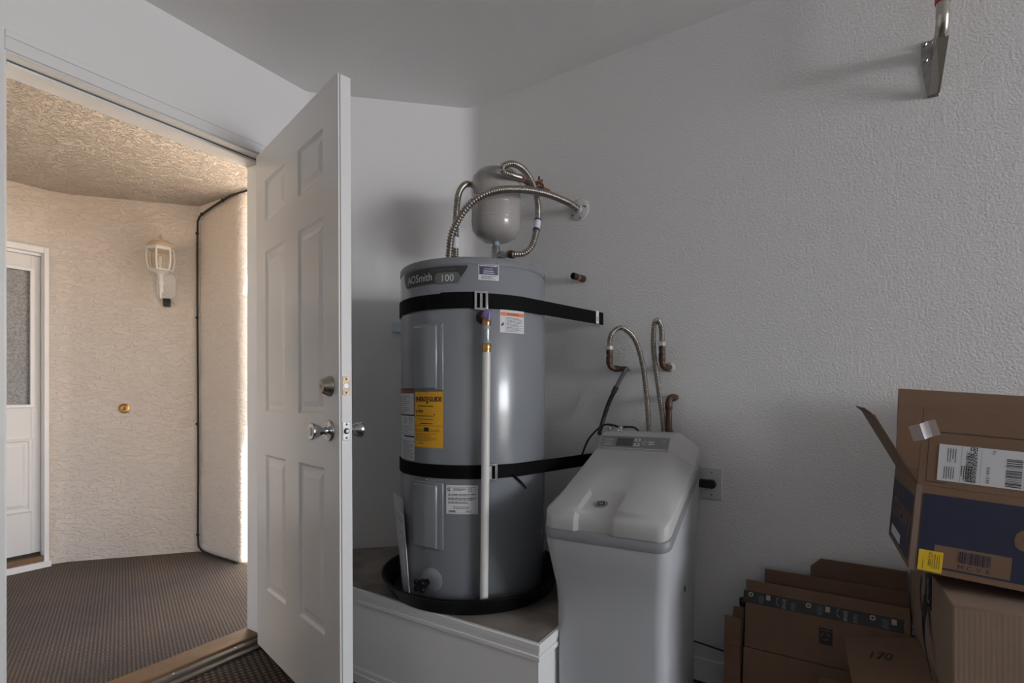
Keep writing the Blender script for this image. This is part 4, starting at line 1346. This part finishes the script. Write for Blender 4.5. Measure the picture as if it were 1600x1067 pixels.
ea = elbow('copper_elbow', [(-0.765, 1.900, 1.212), (-0.765, 1.900, 1.180), (-0.763, 1.902, 1.164), (-0.754, 1.912, 1.154), (-0.738, 1.930, 1.153), (-0.720, 1.966, 1.153)], 0.0105,
           'tarnished copper elbow under the wide arched hose', [((-0.765, 1.900, 1.172), (0, 0, 1), 0.0125, 0.03), ((-0.750, 1.916, 1.153), (0.6, 0.8, 0), 0.0125, 0.02)], 'copper elbows on the back wall')
eb = elbow('copper_elbow', [(-0.558, 1.900, 1.216), (-0.558, 1.900, 1.178), (-0.557, 1.903, 1.162), (-0.553, 1.915, 1.153), (-0.549, 1.935, 1.153), (-0.546, 1.966, 1.155)], 0.0105,
           'tarnished copper elbow under the hairpin hose', [((-0.558, 1.900, 1.176), (0, 0, 1), 0.0125, 0.03), ((-0.552, 1.918, 1.153), (0.1, 1, 0), 0.0125, 0.016)], 'copper elbows on the back wall')
MB().lathe([(0.018, 0), (0.017, 0.006), (0.011, 0.010)], AX((-0.546, YB, 1.155), (0, -1, 0)), 16).build('putty_ring', mat('old_putty', (0.45, 0.40, 0.33), 0.8), eb, smooth=50, world=True)
ec = elbow('copper_pipe', [(-0.525, 1.966, 1.040), (-0.530, 1.935, 1.041), (-0.533, 1.915, 1.038), (-0.535, 1.905, 1.024), (-0.535, 1.905, 0.99), (-0.533, 1.905, 0.90), (-0.531, 1.905, 0.70)], 0.0115,
           'upright brown copper pipe bending out of the wall right of the hoses', [((-0.535, 1.905, 0.995), (0, 0, 1), 0.0135, 0.03), ((-0.5275, 1.953, 1.040), (-0.2, -1, 0), 0.0145, 0.018), ((-0.533, 1.905, 0.908), (0, 0, 1), 0.0135, 0.012)])

tb_ = MB().tube(catmull([(-0.712, 1.962, 1.152), (-0.712, 1.935, 1.146), (-0.7256, 1.918, 1.1127), (-0.748, 1.918, 1.072)], 0.008), 0.0075, 12).build('drain_tube', M_gtube, smooth=60)
tag(tb_, 'drain tube from the wall to the softener, grey above and black below', 'tube')
MB().tube(catmull([(-0.742, 1.918, 1.083), (-0.755, 1.917, 1.058)], 0.006), 0.0105, 12).build('tube_joint', M_oldcopper, tb_, smooth=50, world=True)
MB().tube(catmull([(-0.752, 1.917, 1.063), (-0.7735, 1.914, 1.0169), (-0.7924, 1.905, 0.9528), (-0.797, 1.88, 0.905), (-0.785, 1.85, 0.902)], 0.008), 0.0085, 12).build('black_section', M_cord, tb_, smooth=60, world=True)
cd = MB().tube(catmull([(-0.86, 1.84, 0.80), (-0.835, 1.85, 0.87), (-0.80, 1.86, 0.914), (-0.772, 1.868, 0.934), (-0.745, 1.875, 0.934), (-0.715, 1.88, 0.927), (-0.68, 1.885, 0.928), (-0.655, 1.89, 0.924), (-0.64, 1.90, 0.90)], 0.008), 0.004, 8).build('cord', M_cord, smooth=60)
tag(cd, 'thin black cord lying over the back edge of the softener', 'cord')

# ---- wall outlet and plug
wo = empty('wall_outlet', (-0.395, YB, 0.728), label='light grey outlet plate on the wall right of the softener', cat='outlet')
MB().prism([(-0.035, -0.057), (0.035, -0.057), (0.035, 0.057), (-0.035, 0.057)], lambda u, v, h: (u, -h, v), 0.0, 0.006).build('plate', M_plate, wo, bevel=0.002)
for z in (-0.040, 0.040):
    MB().lathe([(0.003, 0.006), (0.003, 0.007)], AX((0.0, 0, z), (0, -1, 0)), 10).build('screw', M_inkg, wo)
pg = empty('plug', (-0.395, YB - 0.0065, 0.728), label='black flat plug in the outlet beside the softener', cat='plug')
pts = [(-0.090, -0.013)]
for a in range(-90, 91, 15):
    pts.append((0.004 + 0.014 * math.cos(R_(a)), 0.016 * math.sin(R_(a))))
pts += [(-0.090, 0.013)]
MB().prism(pts, lambda u, v, h: (u, -h, v), 0.0, 0.022).build('plug_body', M_black, pg, bevel=0.004)
MB().tube(catmull([(-0.085, -0.012, 0.0), (-0.12, -0.014, -0.004), (-0.135, -0.02, -0.05), (-0.135, -0.02, -0.2)], 0.01), 0.004, 8).build('plug_cord', M_cord, pg, smooth=60)
wi = MB().tube(catmull([(-0.50, 1.945, 0.150), (-0.42, 1.945, 0.143), (-0.34, 1.94, 0.138), (-0.24, 1.935, 0.13)], 0.02), 0.003, 6).build('wire', M_cord, smooth=60)
tag(wi, 'thin dark wire along the wall low between softener and boxes', 'wire')

# ------------------------------------------------------------------ storage hook
hk = empty('storage_hook', (0.232, YB, 2.06), label='galvanised storage hook with red tip high on the back wall', cat='hook')
pl_ = MB().prism([(-0.028, -0.014), (-0.0135, -0.120), (0.014, -0.122), (0.014, 0.049), (-0.028, 0.050)], lambda u, v, h: (u, -h, v), 0.0, 0.004).build('wall_plate', M_galv, hk, bevel=0.001)
for (x, z) in ((-0.021, 0.041), (0.000, 0.044), (-0.019, -0.008), (0.000, -0.004)):
    b_ = MB().lathe([(0.0065, 0.004), (0.0065, 0.009), (0.0045, 0.011)], AX((x, 0, z), (0, -1, 0)), 6).build('bolt', M_chrome, hk, smooth=20)
# folded strut: a front face with two side walls, narrowing to the wall below
m = MB()
fT = [(-0.0065, -0.115, -0.008), (0.021, -0.115, -0.012)]
fB = [(-0.0130, -0.012, -0.119), (0.0145, -0.012, -0.116)]
t_ = Vector((0, 0.006, 0.003))
A = [Vector(p) for p in (fB[0], fB[1], fT[1], fT[0])]
m.hexa(A, [p + t_ for p in A])
for (x0, x1, sx) in ((-0.0065, -0.013, 1), (0.021, 0.0145, -1)):
    B = [Vector((x0, -0.115, -0.009)), Vector((x1, -0.012, -0.118)), Vector((x1, -0.004, -0.104)), Vector((x0, -0.100, -0.006))]
    m.hexa(B, [p + Vector((0.002 * sx, 0, 0)) for p in B])
m.build('strut', M_steel, hk)
tp = [(0.006, -0.004, 0.010)] + [(0.006, -0.07, 0.006), (0.006, -0.105, 0.012), (0.006, -0.122, 0.036), (0.006, -0.126, 0.07), (0.006, -0.126, 0.26)]
MB().tube(catmull(tp, 0.006), 0.0155, 20).build('tube_arm', M_tubes, hk, smooth=60)
MB().tube([(0.006, -0.126, 0.078), (0.006, -0.126, 0.27), (0.006, -0.126, 0.275)], lambda i: (0.0178, 0.0178, 0.010)[i], 20).build('red_tip', M_redcap, hk, smooth=40)

# ------------------------------------------------------------------ cardboard boxes
TH = 0.004


def plank(mb, A, u, v, w, t=TH):
    """parallelogram sheet from corner A along u and v with thickness t along w"""
    A, u, v, w = Vector(A), Vector(u), Vector(v), Vector(w).normalized() * t
    return mb.hexa([A, A + u, A + u + v, A + v], [A + w, A + u + w, A + u + v + w, A + v + w])


# upper open box
UW, UD, UH = 0.42, 0.34, 0.200
ub = empty('open_box', (0.1331, 1.5114, 0.645), rot=(Matrix.Rotation(R_(2.6), 3, 'Z') @ Matrix.Rotation(0.080, 3, 'Y')).to_euler(),
           label='open brown cardboard box with dark blue printed sides on top of the stack', cat='cardboard box')
X, Y, Z = Vector((1, 0, 0)), Vector((0, 1, 0)), Vector((0, 0, 1))
plank(MB(), (0, 0, 0), X * UW, Z * UH, Y).build('front_wall', M_card2, ub)
plank(MB(), (0, UD - TH, 0), X * UW, Z * UH, Y).build('back_wall', M_card2, ub)
plank(MB(), (0, TH, 0), Y * (UD - 2 * TH), Z * UH, X).build('left_wall', M_card2, ub)
plank(MB(), (UW - TH, TH, 0), Y * (UD - 2 * TH), Z * UH, X).build('right_wall', M_card2, ub)
plank(MB(), (TH, TH, 0), X * (UW - 2 * TH), Y * (UD - 2 * TH), Z).build('bottom', M_card2, ub)
fz = 0.180
ff = Vector((-0.012, 0.030, 0.998)).normalized()
fo = plank(MB(), (0.001, 0.0, UH), X * (UW - 0.002), ff * fz, Y).build('front_flap', M_card2, ub, bevel=0.001)
bfv = Vector((-0.045, 0.05, 0.99)).normalized()
plank(MB(), (0.0, UD - TH, UH), X * UW, bfv * 0.226, Y).build('back_flap', M_card2, ub, bevel=0.001)
lf = Vector((-0.62, 0.10, 1.0)).normalized()
plank(MB(), (0.0, 0.012, UH), Y * (UD - 0.03), lf * 0.178, Vector((1, 0, 0.6))).build('left_flap', M_card2, ub, bevel=0.001)
ft = Vector((-0.72, 0.0, 0.55)).normalized()
tipA = Vector((0.0, 0.03, UH)) + lf * 0.178
plank(MB(), tipA, Y * (UD - 0.07), ft * 0.022, Vector((0.5, 0, 1)), 0.003).build('bent_flap_edge', M_cardd, ub)
# printed fields
fF = lambda u, v, h: (u, -h, v)
fL = lambda u, v, h: (-h, UD - u, v)
fp = MB().rect(fF, 0.014, UW, 0.014, UH - 0.018, 0.0008).build('blue_print', M_bluep, ub)
MB().rect(fF, 0.043, 0.175, 0.018, 0.068, 0.0012).build('code_field', M_card2, fp)
mm = MB().bars(fF, 0.085, 0.142, 0.036, 0.062, 22, 0.0016, 6)
for k, ch in enumerate('MCV8'):
    mm.text(fF, ch, 0.086 + 0.016 * k, 0.022, 0.014, 0.0016)
mm.build('code_print', M_bluep, fp)
mm = MB()
for k in range(6):
    mm.text(fF, 'chewy', 0.171 + 0.0014 * k, 0.086 + (0.0015 if k % 2 else 0.0), 0.100, 0.0012 + 0.00005 * k, fit=0.222)
mm.build('brown_lettering', M_card2, fp)
lp_ = MB().rect(fL, 0.014, UD - 0.016, 0.014, UH - 0.030, 0.0008).build('side_print', M_bluep, ub)
MB().text(fL, 'chewy', 0.045, 0.075, 0.11, 0.0012).build('side_lettering', M_card2, lp_)
MB().rect(fL, 0.05, 0.20, 0.020, 0.045, 0.0012).build('side_code_field', M_white, lp_)
MB().slab(fF, 0.016, 0.060, 0.004, 0.052, 0.0016, 0.0024, 1).build('yellow_sticker', M_ylw2, ub)
MB().text(fF, '312-4080', 0.034, 0.049, 0.0085, 0.0028, rot=-90).lines(lambda u, v, h: fF(v, u, h), 0.012, 0.046, 0.040, 0.056, 4, 0.001, 0.0028, 4).lines(lambda u, v, h: fF(v, u, h), 0.008, 0.03, 0.022, 0.028, 1, 0.001, 0.0028, 4).build('sticker_print', M_ink, ub)
# shipping label on the front flap
o_ = Vector((0.001, 0.0, UH))
nf = ff.cross(X).normalized()
if nf.y > 0:
    nf = -nf
fG = lambda u, v, h: tuple(o_ + X * u + ff * v + nf * h)
sl = MB().rect(fG, 0.034, 0.250, 0.016, 0.099, 0.0012, 1).build('shipping_label', M_white, ub)
fGr = lambda u, v, h: fG(0.034 + v, 0.099 - u, h)          # u runs down the label, v to the right: print is turned sideways
mm = MB()
mm.lines(fGr, 0.008, 0.040, 0.014, 0.032, 4, 0.0013, 0.0016, 3).lines(fGr, 0.050, 0.078, 0.010, 0.030, 5, 0.0013, 0.0016, 5).lines(fGr, 0.044, 0.076, 0.040, 0.060, 5, 0.0015, 0.0016, 6)
mm.rect(fG, 0.074, 0.0744, 0.018, 0.097, 0.0016).rect(fG, 0.108, 0.1083, 0.018, 0.097, 0.0016)
rg = random.Random(5)
for r_ in range(16):                                        # stacked two-dimensional code
    p = 0.0
    while p < 0.066:
        L_ = rg.choice((0.002, 0.003, 0.005))
        mm.rect(fG, 0.0825 + 0.0012 * r_, 0.0825 + 0.0012 * r_ + 0.001, 0.020 + p, 0.020 + p + L_, 0.0016, 1)
        p += L_ + rg.choice((0.0015, 0.003))
for (a_, b_, c_, d_) in ((0.089, 0.101, 0.090, 0.0915), (0.089, 0.101, 0.0965, 0.098), (0.089, 0.0905, 0.0915, 0.0965), (0.0995, 0.101, 0.0915, 0.0965), (0.0935, 0.0965, 0.0925, 0.0955)):
    mm.rect(fG, a_, b_, c_, d_, 0.0016, 1)
mm.text(fG, '0431 4970', 0.124, 0.022, 0.0085, 0.0016, rot=90).lines(fG, 0.126, 0.132, 0.086, 0.096, 3, 0.0012, 0.0016, 8)
mm.bars(fG, 0.150, 0.176, 0.020, 0.082, 24, 0.0016, 12, vertical=False).bars(fG, 0.190, 0.225, 0.022, 0.090, 26, 0.0016, 14, vertical=False)
mm.text(fG, 'DALL MX', 0.187, 0.020, 0.010, 0.0016, rot=90)
mm.build('label_print', M_ink, sl)
MB().rect(fG, 0.014, UW - 0.01, 0.125, 0.1264, 0.0012, 1).rect(fG, 0.014, 0.0152, 0.010, 0.126, 0.0012, 1).rect(fG, 0.014, 0.050, 0.010, 0.0114, 0.0012, 1).build('outline_print', M_ink, ub)
# curled piece of clear tape at the flap's edge
cpts2 = [(-0.022, 0.100), (-0.010, 0.108), (0.004, 0.104), (0.014, 0.112), (0.024, 0.124)]
m = MB()
vs, fs = [], []
for i in range(9):
    t = i / 8
    u = -0.026 + 0.046 * t
    hh = 0.004 + 0.020 * math.sin(math.pi * t * 1.3) ** 2
    for s_ in (0, 1):
        vs.append(fG(u + 0.012 * (1 - s_), 0.098 + 0.03 * t * 0.4 + 0.034 * s_ + 0.010 * t, hh))
for i in range(8):
    fs.append((2 * i, 2 * i + 2, 2 * i + 3, 2 * i + 1))
m.add(vs, fs).build('curled_tape', mat('glossy_tape', (0.75, 0.72, 0.75), 0.06, alpha=0.5, coat=1.0), ub, smooth=60)
MB().rect(fF, 0.0005, 0.011, 0.001, UH, 0.0008).build('edge_tape', M_ptape, ub)

# middle closed box, with printed tape and a smile mark on its left face
MW, MD, MZ0, MZ1 = 0.50, 0.48, 0.372, 0.602
mbx = empty('closed_box', (0.2012, 1.435, MZ0), rz=R_(3.2), label='plain closed cardboard box with black tape carrying the open blue box', cat='cardboard box')
MH = MZ1 - MZ0
MB().box(0, MW, 0, MD, 0, MH).build('carton', M_card, mbx, bevel=0.004)
MB().box(-0.0006, MW, MD / 2 - 0.0008, MD / 2 + 0.0008, MH - 0.002, MH + 0.0008).build('top_seam', M_cardd, mbx)
fM = lambda u, v, h: (-h, MD - u, v)
tp_ = MB().slab(fM, 0.215, 0.285, MH - 0.085, MH + 0.0005, 0.0006, 0.0014, 1).build('black_tape', M_btape, mbx)
MB().ring(fM, 0.250, MH - 0.030, 0.008, 0.014, 0.0018, 30, 300).ring(fM, 0.250, MH - 0.062, 0.010, 0.016, 0.0018, 60, 330).build('tape_print', M_tapeink, tp_)
MB().ring(fM, 0.205, MH - 0.085, 0.055, 0.063, 0.0012, 130, 225, 16).poly(fM, [(0.178, MH - 0.080), (0.215, MH - 0.066), (0.205, MH - 0.100)], 0.0012).build('smile_mark', M_btape, mbx)
tail = catmull([(-0.004, 0.235, MH - 0.075), (-0.012, 0.215, MH - 0.11), (-0.016, 0.18, MH - 0.16), (-0.012, 0.12, MH - 0.225)], 0.01)
vs, fs = [], []
for i, p in enumerate(tail):
    k = 1 - i / (len(tail) - 1)
    hw = 0.022 * k + 0.0015
    vs += [(p.x, p.y - hw * 0.8, p.z - hw * 0.5), (p.x - 0.002, p.y + hw * 0.8, p.z + hw * 0.5)]
for i in range(len(tail) - 1):
    fs.append((2 * i, 2 * i + 2, 2 * i + 3, 2 * i + 1))
MB().add(vs, fs).build('loose_tape', M_btape, mbx, smooth=60)
MB().slab(fM, 0.225, 0.275, MH - 0.155, MH - 0.085, 0.0006, 0.001, 1).build('torn_tape', M_ptape, mbx)

# lower box whose flap sticks out to the left
lb = empty('lower_box', (0.2012, 1.43, 0.0), rz=R_(3.2), label='cardboard box at the bottom of the stack with one flap open', cat='cardboard box')
LH = 0.370
MB().box(0.002, 0.50, 0.0, 0.47, 0.0, LH).build('carton', M_card2, lb, bevel=0.003)
hg = Vector((0.001, 0.02, LH - 0.004))
out = Vector((-0.172, 0.0, -0.036))
flv = MB()
plank(flv, hg, Vector((0, 0.375, 0)), out, Vector((0.2, 0, 1)))
flv.build('open_flap', M_card2, lb)
on = Vector((-0.036, 0, 0.172)).normalized()
if on.z < 0:
    on = -on
fo_ = lambda u, v, h: tuple(hg + Vector((0, 1, 0)) * v - out.normalized() * u + on * (0.0048 + h))
MB().text(fo_, '170', -0.132, 0.235, 0.062, 0.0006, rot=-14, fit=0.056).build('marker_number', M_ink, lb)

# ---- flattened boxes leaning on the wall
GF = 'flattened boxes leaning on the back wall'


def leaning(name, x0, x1, yb, yt, H, mt, label, cut=0.0, split=None, th=0.010):
    r = empty(name, (x0, yb, 0.0), label=label, cat='cardboard', group=GF)
    d = Vector((0, yt - yb, H))
    L = d.length
    d.normalize()
    nn = Vector((0, -d.z, d.y))
    fr = lambda u, v, h: tuple(X * u + d * v + nn * h)
    w = x1 - x0
    if split:
        MB().slab(fr, 0, w, 0.0, split - 0.001, 0, th, 1).build('lower_panel', mt, r, bevel=0.001)
        MB().slab(fr, 0.002, w, split + 0.001, L, 0, th - 0.002, 1).build('upper_panel', mt, r, bevel=0.001)
    else:
        MB().prism([(0, 0), (w, 0), (w, L), (cut, L), (0, L - cut)] if cut else [(0, 0), (w, 0), (w, L), (0, L)], fr, 0, th).build('panel', mt, r, bevel=0.001)
    return r, fr, L


ra, fa, La = leaning('flattened_box', -0.270, 0.170, 1.800, 1.886, 0.428, M_card2, 'front flattened cardboard box with black printed tape along its top', split=0.225)
ta = MB().slab(fa, -0.004, 0.425, La - 0.073, La - 0.034, 0.0085, 0.0093, 1).build('printed_tape', M_btape, ra)
mi = MB()
mj = MB()
for k in range(3):
    u = 0.012 + 0.166 * k
    mj.ring(fa, u + 0.006, La - 0.045, 0.0035, 0.0075, 0.0097)
    mi.lines(fa, u + 0.030, u + 0.046, La - 0.068, La - 0.042, 7, 0.0010, 0.0097, k)
    mj.rect(fa, u + 0.052, u + 0.064, La - 0.054, La - 0.038, 0.0097, 1)
    mi.text(fa, 'ime', u + 0.099, La - 0.040, 0.021, 0.0097, rot=-90)
    mi.ring(fa, u + 0.100, La - 0.051, 0.017, 0.0185, 0.0097, 130, 230, 14)
    mi.lines(fa, u + 0.124, u + 0.136, La - 0.070, La - 0.045, 7, 0.0010, 0.0097, k + 9)
mi.build('tape_lettering', M_tapeink, ta)
mj.build('tape_symbols', M_tapeink2, ta)
rcx, rcz = 0.230, La - 0.125
MB().rect(fa, rcx - 0.017, rcx + 0.019, rcz - 0.026, rcz + 0.022, 0.0085).build('recycling_mark', M_ink, ra)
mm = MB()
for k in range(3):
    mm.ring(fa, rcx, rcz - 0.002, 0.008, 0.0115, 0.0089, 120 * k, 120 * k + 80, 8)
mm.rect(fa, rcx - 0.012, rcx + 0.013, rcz + 0.014, rcz + 0.017, 0.0089)
mm.build('recycling_arrows', M_card2, ra)
leaning('flattened_box', -0.215, 0.170, 1.86, 1.918, 0.465, M_cardd, 'dark flattened cardboard box just behind the taped one')
leaning('flattened_box', -0.083, 0.170, 1.905, 1.948, 0.518, M_cardd, 'rearmost flattened cardboard box with a cut corner, closest to the wall', cut=0.028)

nb = empty('narrow_box', (-0.296, 1.83, 0.0), label='narrow upright cardboard carton at the left end of the flattened boxes', cat='cardboard box')
MB().box(-0.028, 0.020, -0.032, 0.03, 0.0, 0.232).build('carton', M_card2, nb, bevel=0.002)
MB().hexa([(-0.028, -0.032, 0.233), (0.021, -0.032, 0.233), (0.021, -0.028, 0.233), (-0.028, -0.028, 0.233)], [(-0.026, -0.028, 0.324), (0.023, -0.028, 0.324), (0.023, -0.024, 0.324), (-0.026, -0.024, 0.324)]).build('top_flap', M_card2, nb)
MB().hexa([(-0.020, 0.026, 0.233), (0.021, 0.026, 0.233), (0.021, 0.030, 0.233), (-0.020, 0.030, 0.233)], [(-0.008, 0.034, 0.336), (0.023, 0.034, 0.336), (0.023, 0.038, 0.336), (-0.008, 0.038, 0.336)]).build('rear_flap', M_cardd, nb)
sb = empty('small_carton', (0.02, 1.56, 0.0), rz=R_(-4), label='small dark carton low in front of the flattened boxes', cat='cardboard box')
MB().box(-0.075, 0.14, 0.03, 0.10, 0.0, 0.268).build('carton', M_cardd, sb, bevel=0.002)
bt = empty('bottle', (-0.283, 1.915, 0.0), label='small teal bottle with black cap behind the narrow carton', cat='bottle')
MB().lathe([(0.022, 0), (0.024, 0.006), (0.024, 0.285), (0.020, 0.305), (0.010, 0.318), (0.010, 0.328)], None, 20).build('bottle_body', mat('teal_plastic', (0.06, 0.12, 0.16), 0.3), bt, smooth=40)
MB().lathe([(0.012, 0.326), (0.012, 0.348), (0.009, 0.352)], None, 16).build('cap', M_black, bt, smooth=40)

# fine print stays joined: nobody could pick the strokes apart
for o in bpy.data.objects:
    if o.name.split('.')[0] in ('print', 'panel_print', 'white_print', 'label_print', 'sticker_print', 'code_print', 'tape_lettering', 'tape_symbols', 'tape_print'):
        o['kind'] = 'stuff'
